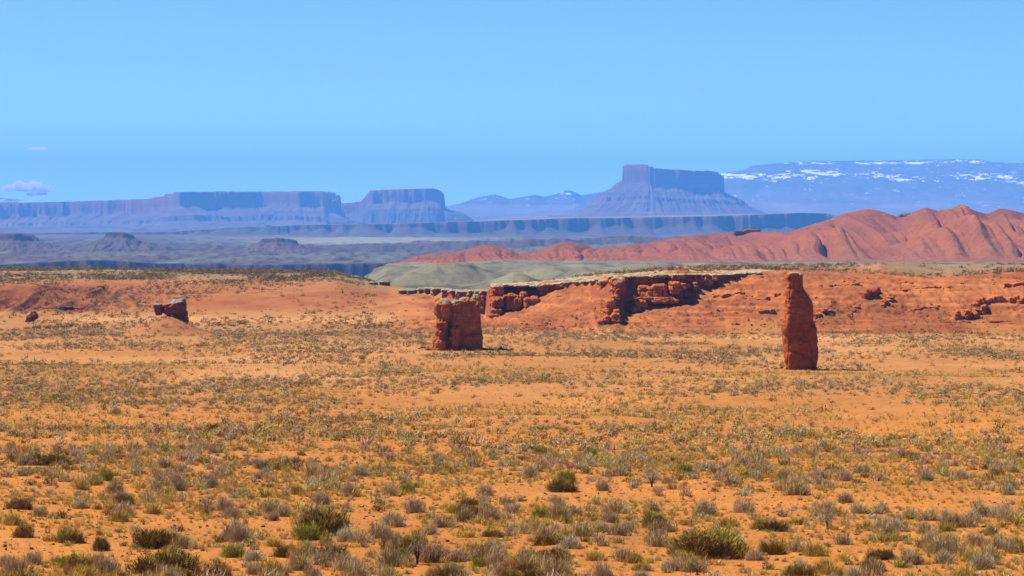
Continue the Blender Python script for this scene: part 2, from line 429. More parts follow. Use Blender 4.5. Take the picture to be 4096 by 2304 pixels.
# ------------------------------------------------------------------ red badland hills
RH = [(1380, 1100), (1479, 1084), (1604, 1051), (1681, 1024), (1762, 1014), (1822, 1013), (1870, 1000), (1942, 983), (2007, 990), (2072, 1017), (2148, 1008), (2224, 978), (2279, 971), (2333, 984), (2377, 997), (2440, 994), (2496, 989), (2605, 973), (2700, 952), (2875, 936), (2930, 934), (3044, 931), (3147, 935), (3240, 905), (3321, 881), (3376, 857), (3440, 845), (3474, 840), (3522, 848), (3593, 872), (3653, 853), (3702, 832), (3762, 853), (3805, 840), (3841, 820), (3892, 843), (3947, 861), (4001, 836), (4045, 843), (4096, 858), (4300, 840), (4500, 870), (4900, 860), (5200, 900)]
RF = [(1380, 1100), (1480, 1088), (1700, 1072), (2100, 1062), (2600, 1054), (3500, 1041), (4096, 1036), (5200, 1036)]
def red_hills():
    D0, D1, D2 = 2520.0, 3060.0, 3500.0
    u = np.linspace(1400, 5100, 1150)
    d = np.concatenate([np.linspace(D0 - 80, D1 + 40, 270), np.linspace(D1 + 50, D2, 40)])
    U, DD = np.meshgrid(u, d)
    x = X(U, DD)
    t = (DD - D0) / (D1 - D0)
    warp = 26 * noise(x / 120.0, DD / 120.0, seed=70) * (1 - np.clip(t, 0, 1)) + 120 * noise(x / 330.0, DD / 330.0, seed=71) * (1 - np.clip(t, 0, 1)) ** 1.0
    Uc = U + (warp) * F / DD * 0.12
    us_ = np.arange(1300, 5200, 4.0); rh = ip(us_, RH); kk_ = np.hanning(13); rh = np.convolve(np.pad(rh, 6, mode='edge'), kk_ / kk_.sum(), 'valid')
    zc = Z(np.interp(Uc, us_, rh), D1) + 1.2; zf = Z(ip(U, RF), D0)
    H = np.maximum(zc - zf, 0)
    tc = np.clip(t, 0, 1)
    # spurs run down from the crest towards the flat, splitting as they descend
    q = x / 30.0 + 0.4 * noise(x / 90.0, DD / 260.0, seed=72) + 0.15 * (1 - tc) * noise(x / 30.0, DD / 55.0, seed=76)
    rib = 2.2 * np.abs(noise(q, DD / 900.0, seed=73)) ** 0.8 - 1
    rib2 = 2.2 * np.abs(noise(q * 2.7 + 9, DD / 320.0, seed=74)) ** 0.8 - 1
    prof = 0.42 * tc + 0.58 * tc ** 1.9
    env = np.clip(4 * tc * (1 - tc), 0, 1) ** 0.8
    rib3 = ridged(q * 6.5 + 3, DD / 140.0, seed=80, octv=2)
    z = zf + np.minimum(zc - zf, 0) * tc + H * (prof + env * (0.33 * rib + 0.14 * rib2)) + env * 0.9 * rib3
    # lower front ridges
    fr = np.exp(-((t - 0.30 - 0.1 * noise(x / 200.0, 0 * x, seed=78)) / 0.10) ** 2)
    z = z + np.minimum(H, 40) * 0.42 * fr * np.clip(0.3 + 1.3 * noise(x / 42.0, DD / 400.0, seed=75), 0, 1) + np.minimum(H, 40) * 0.26 * np.exp(-((t - 0.55) / 0.08) ** 2) * np.clip(0.2 + 1.3 * noise(x / 50.0, DD / 400.0, seed=84), 0, 1)
    back = np.clip((DD - D1) / (D2 - D1), 0, 1)
    z = np.where(DD > D1, zf + np.minimum(zc - zf, 0) + H * (1 - back) ** 1.3 - 45 * back, z)
    z = z - 60 * (1 - sstep(1420, 1500, U)) + 1.4 * fbm(x / 14.0, DD / 20.0, seed=77) * np.clip(env + 0.2, 0, 1) - 6 * (1 - sstep(-0.15, 0.0, t))
    col = np.empty(x.shape + (3,)); col[...] = (0.225, 0.066, 0.017)
    s = fbm(x / 300.0, DD / 300.0, z / 9.0, seed=79)
    col = mix(col, (0.150, 0.042, 0.016), np.clip(0.3 + s, 0, 1))
    col = mix(col, (0.245, 0.090, 0.033), np.clip((0.28 - tc) * 2.0 + 0.4 * s, 0, 0.6))
    me = make_mesh("hills", np.stack([x, DD, z], -1).reshape(-1, 3), grid_faces(len(d), len(u)), col.reshape(-1, 3), True, M_hill)
    return tag(link("hills", me), "red clay badland hills with gullied flanks behind the grey flat", "hills", 'structure')
red_hills()

# ------------------------------------------------------------------ far mesas, butte, bench, hillocks: plan outlines raised as relief
def sdf(x, y, poly):
    d2 = np.full(x.shape, 1e18); q = np.zeros(x.shape); ins = np.zeros(x.shape, bool)
    L = 0.0; n = len(poly)
    for i in range(n):
        ax, ay = poly[i]; bx, by = poly[(i + 1) % n]
        ex, ey = bx - ax, by - ay; l2 = ex * ex + ey * ey; l = math.sqrt(l2)
        t = np.clip(((x - ax) * ex + (y - ay) * ey) / l2, 0, 1)
        px, py = ax + t * ex - x, ay + t * ey - y
        dd = px * px + py * py; m = dd < d2
        d2 = np.where(m, dd, d2)
        ang = np.arctan2(-py, -px)
        q = np.where(m, L + t * l + np.where((t <= 0) | (t >= 1), 1, 0) * 0 + 60 * ang, q)
        L += l
        if abs(ey) > 1e-9:
            c = ((ay > y) != (by > y)) & (x < ex * (y - ay) / ey + ax)
            ins ^= c
    d = np.sqrt(d2)
    return np.where(ins, -d, d), q

def mesa(name, label, cat, poly_uD, top, cliff_h, prof, bnd, res, cols, gully=0.10, rag=10, seed=0, foot=None, notch=None, ledge=None):
    """top: [(u, v)] skyline of the flat top; cliff_h metres; prof: [(d, drop 0..1)] talus"""
    Dm = np.mean([D for _, D in poly_uD])
    poly = [(float(X(u, D)), float(D)) for u, D in poly_uD]
    u0, u1, d0, d1 = bnd
    x0, x1 = X(u0, Dm), X(u1, Dm)
    xs = np.arange(x0, x1, res); ys = np.concatenate([np.arange(d0, Dm + 0.35 * (d1 - Dm), res * 1.3), np.linspace(Dm + 0.35 * (d1 - Dm), d1, 30)])
    ys = np.unique(ys)
    x, y = np.meshgrid(xs, ys)
    d, q = sdf(x, y, poly)
    d = d + rag * (fbm(x / (rag * 9), y / (rag * 9), seed=seed + 1) * 1.6 + 0.5 * fbm(x / (rag * 2.2), y / (rag * 2.2), seed=seed + 2))
    u = 2048 + F * x / Dm
    zt = Z(ip(u, top), Dm)
    zf = Z(ip(u, foot), Dm) if isinstance(foot, list) else foot
    hc = cliff_h * (1 + 0.25 * fbm(q / 140.0, q * 0, seed=seed + 3) + 0.12 * ridged(q / 38.0, q * 0, seed=seed + 9))
    zt = zt + 0.012 * cliff_h * 4 * noise(x / (res * 6), y / (res * 10), seed=seed + 4) * 0.5
    zc = zt - np.minimum(hc, np.maximum(zt - zf, 0) * 0.8)
    dm = prof[-1][0]
    g = ridged(q / (dm * 0.10), d / (dm * 2.5), seed=seed + 5) * 0.6 + 0.5 * ridged(q / (dm * 0.036), d / dm, seed=seed + 6)
    dn = np.clip(d, 0, None) + gully * dm * g * sstep(0, dm * 0.5, d) * (1 - 0.5 * sstep(dm * 0.7, dm * 1.2, d))
    fall = ip(dn, prof)
    cw = max(res * 1.2, rag * 0.5)
    zz = np.where(d < 0, zt, np.where(d < cw, zt + (zc - zt) * (d / cw) ** 0.8, zc + (zf - zc) * fall))
    if ledge:                       # a harder band half way down the talus
        for (lf_, lh) in ledge:
            w = sstep(lf_ - 0.02, lf_, fall) * (1 - sstep(lf_ + 0.03, lf_ + 0.22, fall))
            zz = np.where(d >= cw, zz + (zc - zf) * lh * (1 - sstep(lf_, lf_ + 0.02, fall)) * sstep(lf_ - 0.25, lf_, fall) * (0.6 + 0.6 * noise(q / (dm * 0.2), q * 0, seed=seed + 8)), zz)
    if cat == 'hillock':
        zz = zz + 4.5 * fbm(x / 26.0, y / 60.0, seed=seed + 15, octv=4) * sstep(-30, 10, d) + 2.2 * ridged(x / 11.0, y / 50.0, seed=seed + 16)
    zz = zz + np.where(d >= cw, 0.012 * (zc - zf) * fbm(x / (res * 3), y / (res * 3), seed=seed + 7), 0)
    c = np.empty(x.shape + (3,)); c[...] = cols[1]
    cl = (d < cw * 1.3)
    c[cl] = cols[0]
    s = fbm(x / 900.0, y / 900.0, zz / (abs(cliff_h) * 0.22), seed=seed + 11, octv=3)
    c = mix(c, np.array(cols[2]), np.clip((s * 1.5) * (~cl), 0, 0.9))
    zz = np.where(zz < zf + 0.2, zf - 8, zz)
    me = make_mesh(name, np.stack([x, y, zz], -1).reshape(-1, 3), grid_faces(len(ys), len(xs)), c.reshape(-1, 3), True, M_far)
    return tag(link(name, me), label, cat, 'structure')

CLF = (0.135, 0.055, 0.034); TAL = (0.12, 0.076, 0.055); TALD = (0.07, 0.055, 0.045)
mesa("butte", "steep isolated butte with a blocky cliff top standing higher at its left end, hazy blue", "butte",
     [(2490, 17000), (2600, 16860), (2720, 16900), (2870, 17020), (2895, 17300), (2800, 17450), (2540, 17420), (2496, 17200)],
     [(2400, 663), (2492, 664), (2500, 660), (2583, 661), (2588, 672), (2596, 668), (2604, 674), (2640, 678), (2760, 684), (2768, 690), (2776, 684), (2796, 686), (2802, 690), (2812, 684), (2846, 686), (2856, 692), (2862, 686), (2880, 700), (2920, 705)],
     100, [(0, 0), (60, 0.17), (150, 0.43), (155, 0.50), (250, 0.86), (320, 1.0)], (2200, 3130, 16350, 18300), 3.4, (CLF, TAL, TALD), gully=0.085, rag=7, seed=100, foot=-22.0, ledge=[(0.46, 0.05)])
mesa("mesa", "long flat mesa filling the left of the skyline, with a stepped rise and a small pinnacle at its right tip", "mesa",
     [(-1600, 17400), (300, 17300), (560, 17080), (720, 16760), (840, 16980), (1050, 17120), (1200, 16980), (1322, 17000), (1340, 17200), (1340, 18400), (-1600, 18400)],
     [(-1600, 818), (0, 813), (300, 806), (632, 796), (640, 791), (690, 786), (696, 778), (730, 776), (735, 772), (900, 768), (1305, 767), (1318, 774), (1330, 790), (1344, 800), (1400, 806)],
     78, [(0, 0), (110, 0.22), (220, 0.42), (235, 0.52), (420, 0.85), (640, 1.0)], (-1500, 1480, 16000, 18500), 6.0, (CLF, TAL, TALD), gully=0.09, rag=16, seed=200, foot=-125.0, ledge=[(0.46, 0.06)])
mesa("mesa", "smaller flat-topped mesa right of the long mesa on the left half of the skyline", "mesa",
     [(1362, 17150), (1440, 17120), (1490, 16980), (1700, 16960), (1768, 17020), (1775, 17500), (1480, 17600), (1362, 17500)],
     [(1340, 816), (1362, 814), (1400, 812), (1446, 806), (1462, 792), (1484, 764), (1560, 760), (1735, 755), (1755, 760), (1768, 770), (1776, 790), (1800, 790)],
     68, [(0, 0), (80, 0.2), (110, 0.26), (150, 0.42), (158, 0.5), (215, 1.0)], (1300, 2000, 16500, 18000), 4.5, (CLF, TAL, TALD), gully=0.09, rag=9, seed=300, foot=-90.0, ledge=[(0.36, 0.06)])
pin = make_mesh("tmp", np.zeros((1, 3)), np.zeros((0, 3), int))  # replaced below
bpy.data.meshes.remove(pin)

# the long blue bench and its plateau
def bench():
    RIM = [(-1600, 938), (0, 934), (300, 932), (700, 926), (900, 912), (1100, 905), (1350, 898), (1700, 891), (2000, 883), (2300, 874), (2700, 868), (3000, 861), (3200, 853), (3300, 855), (3380, 868), (3460, 880), (5600, 884)]
    u = np.linspace(-1300, 5400, 1500)
    d = np.concatenate([np.arange(9850, 10700, 28), np.arange(10700, 11450, 5.5), np.array([11500, 11600, 11800, 12200, 13000, 14500, 16000, 18500, 21000])])
    U, D = np.meshgrid(u, d); x = X(U, 11000.0) * (D / 11000.0)
    rim = 11050 + 130 * noise(x / 420.0, x * 0, seed=401) + 60 * ridged(x / 130.0, x * 0, seed=402) + 22 * fbm(x / 30.0, x * 0, seed=403) + sstep(3230, 3420, U) * 900
    s = rim - D
    zr = Z(ip(U, RIM), 11000.0) - 3 * noise(x / 200.0, D * 0, seed=404) * 0.5
    hc = 50 * (0.72 + 0.75 * noise(x / 120.0, x * 0, seed=405) + 0.3 * noise(x / 36.0, x * 0, seed=409)) * ip(U, [(-1600, 0.55), (700, 0.6), (1100, 1.0), (5000, 1.0)])
    zf = -86.0 + 0 * x
    zr = zr - 0.016 * np.clip(D - 11300, 0, 4000) * (1 - sstep(1750, 2050, U))
    zc = zr - np.minimum(hc, (zr - zf) * 0.8)
    q = x + 60 * noise(x / 90.0, D / 200.0, seed=410)
    sn = np.clip(s, 0, None) * (1 + 0.35 * ridged(q / 55.0, D / 900.0, seed=406))
    fall = ip(sn, [(0, 0), (60, 0.3), (140, 0.55), (260, 0.72), (620, 0.93), (1000, 1.0)])
    z = np.where(s < 0, zr, np.where(s < 9, zr + (zc - zr) * s / 9, zc + (zf - zc) * fall))
    z = z + np.where(s > 9, 1.6 * fbm(x / 25.0, D / 30.0, seed=407), 0.6 * fbm(x / 60.0, D / 60.0, seed=408))
    c = np.empty(x.shape + (3,)); c[...] = (0.062, 0.044, 0.034)
    c[(s > -4) & (s < 22)] = (0.05, 0.03, 0.022)
    c = mix(c, (0.17, 0.12, 0.07), np.clip(sstep(2, 14, -s), 0, 1))
    c = mix(c, (0.085, 0.068, 0.05), np.clip(sstep(200, 700, s), 0, 1))
    me = make_mesh("plateau", np.stack([x, D, z], -1).reshape(-1, 3), grid_faces(len(d), len(u)), c.reshape(-1, 3), True, M_far)
    tag(link("plateau", me), "long low plateau edge of dark blue cliffs below the far mesas and butte", "plateau", 'structure')
bench()

HK = (0.05, 0.024, 0.016); HT = (0.085, 0.05, 0.032); HD = (0.035, 0.02, 0.015)
mesa("hillock", "dark brown hillock at the left edge of the photo, on the hazy flats", "hillock", [(-420, 6300), (60, 6260), (150, 6300), (120, 6380), (-420, 6400)],
     [(-500, 938), (100, 937), (150, 946), (200, 950)], 7, [(0, 0), (40, 0.4), (150, 1.0)], (-620, 340, 6150, 6520), 2.2, (HK, HT, HD), gully=0.16, rag=9, seed=500, foot=-92.0)
mesa("hillock", "dark conical hillock second from the left on the hazy flats", "hillock", [(425, 6300), (490, 6285), (545, 6300), (520, 6330), (440, 6330)],
     [(380, 938), (440, 934), (510, 933), (560, 940)], 6, [(0, 0), (30, 0.34), (80, 0.75), (150, 1.0)], (230, 760, 6150, 6520), 2.0, (HK, HT, HD), gully=0.14, rag=7, seed=520, foot=-92.0)
mesa("hillock", "dark flat-topped hillock, the right-hand one of the three on the hazy flats", "hillock", [(1040, 6240), (1110, 6220), (1180, 6240), (1170, 6300), (1050, 6300)],
     [(990, 962), (1040, 958), (1110, 955), (1180, 962), (1230, 968)], 6, [(0, 0), (26, 0.4), (100, 1.0)], (880, 1360, 6080, 6440), 2.0, (HK, HT, HD), gully=0.14, rag=7, seed=540, foot=-94.0)

# ------------------------------------------------------------------ mountains
def mountain(name, label, crest, D, depth, u0, u1, base_v, cols, snow, n=900, seed=0, flat=0.0):
    u = np.linspace(u0, u1, n)
    d = np.concatenate([np.linspace(D - depth, D, 150), np.linspace(D + 60, D + 2500, 14)])
    U, DD = np.meshgrid(u, d); x = X(U, D)
    t = np.clip((DD - (D - depth)) / depth, 0, 1)
    wu = U + 40 * noise(x / 900.0, DD / 900.0, seed=seed) * (1 - t)
    zc = Z(ip(wu, crest), D); zf = Z(base_v, D)
    H = np.maximum(zc - zf, 0)
    env = np.clip(4 * t * (1 - t), 0, 1)
    q = x / 700.0 + 0.8 * noise(x / 1200.0, DD / 1200.0, seed=seed + 1)
    z = zf + H * (t ** (1.1) * (1 - flat) + flat * sstep(0.0, 0.75, t) + env * (0.10 * ridged(q, DD / 6000.0, seed=seed + 2) + 0.05 * fbm(x / 260.0, DD / 400.0, seed=seed + 3)))
    z = np.where(DD > D, zf + H * (1 - ((DD - D) / 2500.0) ** 1.5 * 1.2), z)
    z = np.where(H < 1, zf - 30, z) - 30 * (1 - sstep(0, 0.04, t))
    c = np.empty(x.shape + (3,)); c[...] = cols[0]
    _, V = UV(x, DD, z)
    s = 0
    for (su, sv, wu_, wv, a) in snow:
        s = s + a * np.exp(-(((U - su) / wu_) ** 2 + ((V - sv) / wv) ** 2))
    s = s * 1.0 + 1.7 * fbm(x / 60.0, z / 13.0, DD / 260.0, seed=seed + 4, octv=4, gain=0.75) - 0.72
    c = mix(c, (0.80, 0.80, 0.80), np.clip(s * 3.2, 0, 1))
    lo = np.clip((V - 760) / 60.0, 0, 1) * (0.5 + 0.9 * fbm(x / 500.0, z / 40.0, seed=seed + 5))
    c = mix(c, cols[1], np.clip(lo * 1.2, 0, 0.9))
    me = make_mesh(name, np.stack([x, DD, z], -1).reshape(-1, 3), grid_faces(len(d), len(u)), c.reshape(-1, 3), True, M_mount)
    return tag(link(name, me), label, "mountain", 'structure')
mountain("mountain", "pale blue snow-streaked high plateau filling the right half of the skyline",
         [(2500, 800), (2780, 722), (2881, 694), (2984, 677), (3000, 664), (3077, 655), (3262, 643), (3512, 642), (3838, 636), (3920, 638), (3963, 648), (4096, 653), (4500, 660), (5200, 690)],
         25000.0, 3700.0, 2400, 5100, 862, ((0.105, 0.10, 0.09), (0.19, 0.14, 0.12)),
         [(2900, 703, 130, 12, .9), (3080, 712, 120, 12, .8), (3230, 690, 110, 16, 1.0), (3440, 700, 60, 14, .9), (3520, 722, 70, 10, .9), (3230, 654, 90, 6, .9), (3480, 654, 110, 6, .9), (3680, 650, 120, 6, .9), (3850, 645, 90, 6, .9), (3800, 706, 140, 14, .95), (3950, 730, 120, 12, .9), (4080, 742, 120, 10, .8), (3000, 655, 80, 6, .6)], seed=600, flat=0.35)
mountain("mountain", "faint blue rounded mountains between the mesas and the butte",
         [(1500, 860), (1700, 838), (1838, 815), (1914, 788), (1980, 777), (2040, 796), (2143, 779), (2175, 787), (2224, 777), (2257, 763), (2279, 761), (2328, 781), (2404, 768), (2560, 760), (2700, 790), (2900, 850)],
         24200.0, 2600.0, 1480, 2900, 866, ((0.06, 0.065, 0.06), (0.17, 0.13, 0.115)),
         [(1980, 796, 50, 12, .55), (2270, 775, 40, 10, .5)], n=500, seed=640)
mountain("mountain", "distant snowy mountain peeping above the long mesa at the left edge of the photo",
         [(-600, 800), (-100, 786), (0, 791), (60, 797), (130, 810), (240, 830)], 25500.0, 1800.0, -620, 260, 866, ((0.06, 0.065, 0.06), (0.2, 0.15, 0.12)),
         [(20, 800, 26, 5, 1.0), (80, 807, 34, 4, 1.0)], n=240, seed=660)

# ------------------------------------------------------------------ rocks: overlapping lobes welded into one skin, then weathered
def lobe(c, r, e=0.55, rot=0.0, n=20, tilt=0.0):
    """superellipsoid lobe"""
    th = np.linspace(0, 2 * math.pi, n * 2, endpoint=False); ph = np.linspace(-math.pi / 2, math.pi / 2, n)
    T, Pp = np.meshgrid(th, ph)
    f = lambda w: np.sign(w) * np.abs(w) ** e
    x = f(np.cos(Pp)) * f(np.cos(T)) * r[0]; y = f(np.cos(Pp)) * f(np.sin(T)) * r[1]; z = f(np.sin(Pp)) * r[2]
    if tilt:
        x, z = x * math.cos(tilt) + z * math.sin(tilt), -x * math.sin(tilt) + z * math.cos(tilt)
    if rot:
        x, y = x * math.cos(rot) - y * math.sin(rot), x * math.sin(rot) + y * math.cos(rot)
    V = np.stack([x + c[0], y + c[1], z + c[2]], -1).reshape(-1, 3)
    nc = n * 2; i = np.arange(n - 1)[:, None] * nc; j = np.arange(nc)[None, :]; j2 = (j + 1) % nc
    Fq = np.stack([i + j, i + j2, i + nc + j2, i + nc + j], -1).reshape(-1, 4)
    return V, Fq

def weld(lobes, voxel):
    Vs, Fs, o = [], [], 0
    for V, Fq in lobes:
        Vs.append(V); Fs.append(Fq + o); o += len(V)
    me = make_mesh("weld", np.concatenate(Vs), np.concatenate(Fs))
    ob = bpy.data.objects.new("weld", me); SC.collection.objects.link(ob)
    md = ob.modifiers.new("r", 'REMESH'); md.mode = 'VOXEL'; md.voxel_size = voxel; md.adaptivity = 0
    dg = bpy.context.evaluated_depsgraph_get(); ev = ob.evaluated_get(dg); em = ev.to_mesh()
    n = len(em.vertices); V = np.empty(n * 3, np.float32); em.vertices.foreach_get("co", V)
    N = np.empty(n * 3, np.float32); em.vertices.foreach_get("normal", N)
    L = np.empty(len(em.loops), np.int32); em.loops.foreach_get("vertex_index", L)
    lt = np.empty(len(em.polygons), np.int32); em.polygons.foreach_get("loop_total", lt)
    assert (lt == 4).all()
    ev.to_mesh_clear(); bpy.data.objects.remove(ob); bpy.data.meshes.remove(me)
    return V.reshape(-1, 3).astype(float), N.reshape(-1, 3).astype(float), L.reshape(-1, 4)

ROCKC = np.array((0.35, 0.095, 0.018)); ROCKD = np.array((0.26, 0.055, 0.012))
def rock(name, lobes, voxel, sc=1.0, strata=0.25, crack=0.3, fine=0.12, cap=None, seed=0, col=ROCKC, capcol=CAP, origin=(0, 0, 0), mat=None, band=0.9):
    V, N, Fq = weld(lobes, voxel)
    x, y, z = V.T; s = seed + 800
    zz = z + 0.35 * sc * noise(x / (3.0 * sc), y / (3.0 * sc), seed=s)
    ledge = noise(zz / (band * sc), zz * 0 + 3, seed=s + 1) + 0.5 * noise(zz / (0.38 * band * sc), zz * 0 + 3, seed=s + 2)
    side = 1 - np.abs(N[:, 2]) * 0.8
    d = strata * ledge * side
    ck = np.abs(noise(x / (1.9 * sc), y / (1.9 * sc), z / (6 * sc), seed=s + 3))
    d = d - crack * np.exp(-(ck / 0.09) ** 2) * side
    d = d + fine * fbm(x / (0.9 * sc), y / (0.9 * sc), z / (0.7 * sc), seed=s + 4, octv=3) + 0.5 * strata * fbm(x / (2.5 * sc), y / (2.5 * sc), z / (2.5 * sc), seed=s + 5, octv=2)
    n2 = noise(x / (0.95 * sc) + 4, y / (0.95 * sc), z / (1.3 * sc), seed=s + 8)
    n3 = noise(x / (4.2 * sc) + 4, y / (4.2 * sc), z / (9 * sc), seed=s + 9)
    d = d - 0.55 * crack * np.exp(-(n2 / 0.16) ** 2) - 1.3 * crack * np.exp(-(n3 / 0.05) ** 2) * side + 0.15 * crack * np.round(2.2 * noise(x / (1.5 * sc), y / (1.5 * sc), z / (1.1 * sc), seed=s + 10)) / 2.2
    V = V + N * d[:, None]
    c = np.empty(V.shape); c[...] = col
    c = mix(c, col * 0.72, np.clip(0.3 + 0.9 * fbm(x / (4 * sc), y / (4 * sc), z / (1.2 * sc), seed=s + 6), 0, 1))
    if cap is not None:
        ct = cap(x, y) if callable(cap) else cap
        w = sstep(-0.25, 0.25, z - ct + 0.5 * sc * fbm(x / (1.2 * sc), y / (1.2 * sc), seed=s + 7)) * sstep(-0.35, 0.45, N[:, 2] + 0.35)
        c = mix(c, np.asarray(capcol, float), w)
    o = np.array(origin, float)
    return make_mesh(name, V - o, Fq, c, True, mat or M_rock)

def PX(D):           # pixel helper: metres per 4096-frame pixel at distance D
    return D / F

def blk(u0, u1, v0, v1, D, dep, e=0.4, rot=0.0, tilt=0.0, off=0.0):
    """lobe covering the sight rectangle u0..u1, v0..v1 at distance D, dep metres deep"""
    k = PX(D); cx = float(X(0.5 * (u0 + u1), D)); zt, zb = float(Z(v0, D)), float(Z(v1, D))
    return lobe((cx, D + off, 0.5 * (zt + zb)), (abs(u1 - u0) * k / 2, dep / 2, (zt - zb) / 2), e, rot, tilt=tilt)

def loft(prof, D, dep, e=0.45, n=40, off=0.0, skew=0.0):
    """closed tower through rows (v, u left, u right); dep = depth as a share of width, or metres list"""
    k = PX(D); rings = []
    vs = np.linspace(prof[0][0], prof[-1][0], max(12, int(abs(prof[-1][0] - prof[0][0]) / 5)))
    pv = [p[0] for p in prof]
    th = np.linspace(0, 2 * math.pi, n, endpoint=False)
    f = lambda w: np.sign(w) * np.abs(w) ** e
    for v in vs:
        ul, ur = np.interp(v, pv, [p[1] for p in prof]), np.interp(v, pv, [p[2] for p in prof])
        rx = (ur - ul) * k / 2; cx = float(X(0.5 * (ul + ur), D)); ry = dep / 2 * (0.6 + 0.4 * rx / ((prof[len(prof) // 2][2] - prof[len(prof) // 2][1]) * k / 2))
        rings.append(np.stack([cx + f(np.cos(th)) * rx, D + off + f(np.sin(th)) * ry, np.full(n, float(Z(v, D)))], 1))
    for q in rings: q[:, 1] += skew * (q[:, 0] - q[:, 0].mean())
    V = np.concatenate(rings); m = len(vs)
    c0 = rings[0].mean(0) ; c1 = rings[-1].mean(0)
    i = np.arange(m - 1)[:, None] * n; j = np.arange(n)[None, :]; j2 = (j + 1) % n
    Fq = np.stack([i + j, i + n + j, i + n + j2, i + j2], -1).reshape(-1, 4)
    a = len(V); V = np.concatenate([V, [c0, c1]])
    jj = np.arange(0, n, 2)
    top = np.stack([np.full(len(jj), a), jj, (jj + 1) % n, (jj + 2) % n], 1)
    b = (m - 1) * n
    bot = np.stack([np.full(len(jj), a + 1), b + (jj + 2) % n, b + (jj + 1) % n, b + jj], 1)
    return V, np.concatenate([Fq, top, bot])

def place(name, me, origin, label, cat, group=None):
    return tag(link(name, me, None, origin), label, cat, None, group)

# --- squat butte
BX, BD, BZ = hit(1835, 1402)
def squat():
    D = BD + 5
    L = [loft([(1200, 1815, 1914), (1212, 1806, 1919), (1250, 1800, 1921), (1320, 1796, 1926), (1360, 1792, 1930), (1385, 1790, 1923), (1425, 1792, 1918)], D + 0.6, 9.0, 0.35, skew=0.35),
         loft([(1215, 1744, 1806), (1262, 1750, 1800), (1280, 1744, 1790), (1340, 1739, 1790), (1360, 1729, 1792), (1385, 1729, 1794), (1425, 1736, 1794)], D - 3.2, 6.0, 0.75), blk(1733, 1800, 1330, 1420, D - 1, 6.5, 0.45),
         blk(1822, 1930, 1330, 1415, D, 8.5, 0.35),
         blk(1732, 1812, 1196, 1272, D - 3.6, 5.4, 0.85), blk(1742, 1804, 1214, 1292, D - 3.2, 4.8, 0.8), blk(1738, 1790, 1192, 1222, D - 0.5, 4.5, 0.6),
         blk(1832, 1884, 1188, 1250, D - 0.4, 7, 0.6), blk(1866, 1924, 1200, 1260, D + 0.2, 7, 0.5), blk(1884, 1918, 1176, 1230, D + 1.0, 4, 0.7, tilt=0.15), blk(1800, 1850, 1208, 1260, D + 1, 6, 0.6),
         blk(1798, 1842, 1302, 1350, D - 4.6, 3.0, 0.8), blk(1794, 1834, 1336, 1416, D - 4.6, 3.2, 0.7), blk(1744, 1788, 1284, 1314, D - 5.4, 3.0, 0.6), blk(1748, 1786, 1318, 1348, D - 5.4, 3.0, 0.7), blk(1738, 1786, 1352, 1416, D - 5.4, 3.4, 0.65)]
    capf = lambda x, y: Z(np.interp(2048 + F * x / D, [1735, 1790, 1815, 1835, 1880, 1900, 1925], [1199, 1202, 1219, 1200, 1192, 1179, 1193]), D)
    me = rock("r", L, 0.12, 1.0, 0.09, 0.5, 0.12, capf, seed=1, col=ROCKC * 0.95, origin=(BX, BD, BZ), capcol=(0.24, 0.19, 0.10))
    place("rock_butte", me, (BX, BD, BZ), "squat red sandstone butte with a pale notched top standing on the plain left of centre", "rock butte")
squat()

# --- tall pillar
TX, TD, TZ = hit(3190, 1480)
def pillar():
    D = TD + 2.5
    L = [loft([(1090, 3158, 3196), (1096, 3144, 3206), (1110, 3137, 3212), (1122, 3143, 3211), (1142, 3146, 3211), (1158, 3145, 3217), (1178, 3140, 3232), (1203, 3138, 3248), (1235, 3139, 3254), (1251, 3138, 3257), (1276, 3133, 3253), (1289, 3129, 3258), (1314, 3126, 3264), (1346, 3128, 3270), (1378, 3131, 3273), (1410, 3133, 3275), (1441, 3138, 3272), (1473, 3146, 3267), (1500, 3150, 3262)], D, 5.0, 0.42, skew=0.4), blk(3206, 3256, 1300, 1476, D - 0.1, 4.9, 0.3, rot=0.2)]
    for i in range(12):       # knobbly weathered left edge
        v = 1150 + i * 15
        u = np.interp(v, [1150, 1260, 1300, 1400], [3144, 3138, 3130, 3134])
        L.append(blk(u - 2, u + 18 + 5 * (i % 3), v - 7, v + 6, D - 1.1 - 0.3 * (i % 2), 2.2, 0.7))
    me = rock("r", L, 0.10, 0.9, 0.05, 0.26, 0.07, Z(1092, D), seed=2, col=np.array((0.32, 0.072, 0.011)), origin=(TX, TD, TZ), capcol=CAP * 0.9)
    place("rock_pillar", me, (TX, TD, TZ), "tall narrow red rock pillar with a pinched neck standing on the plain at right", "rock pillar")
pillar()

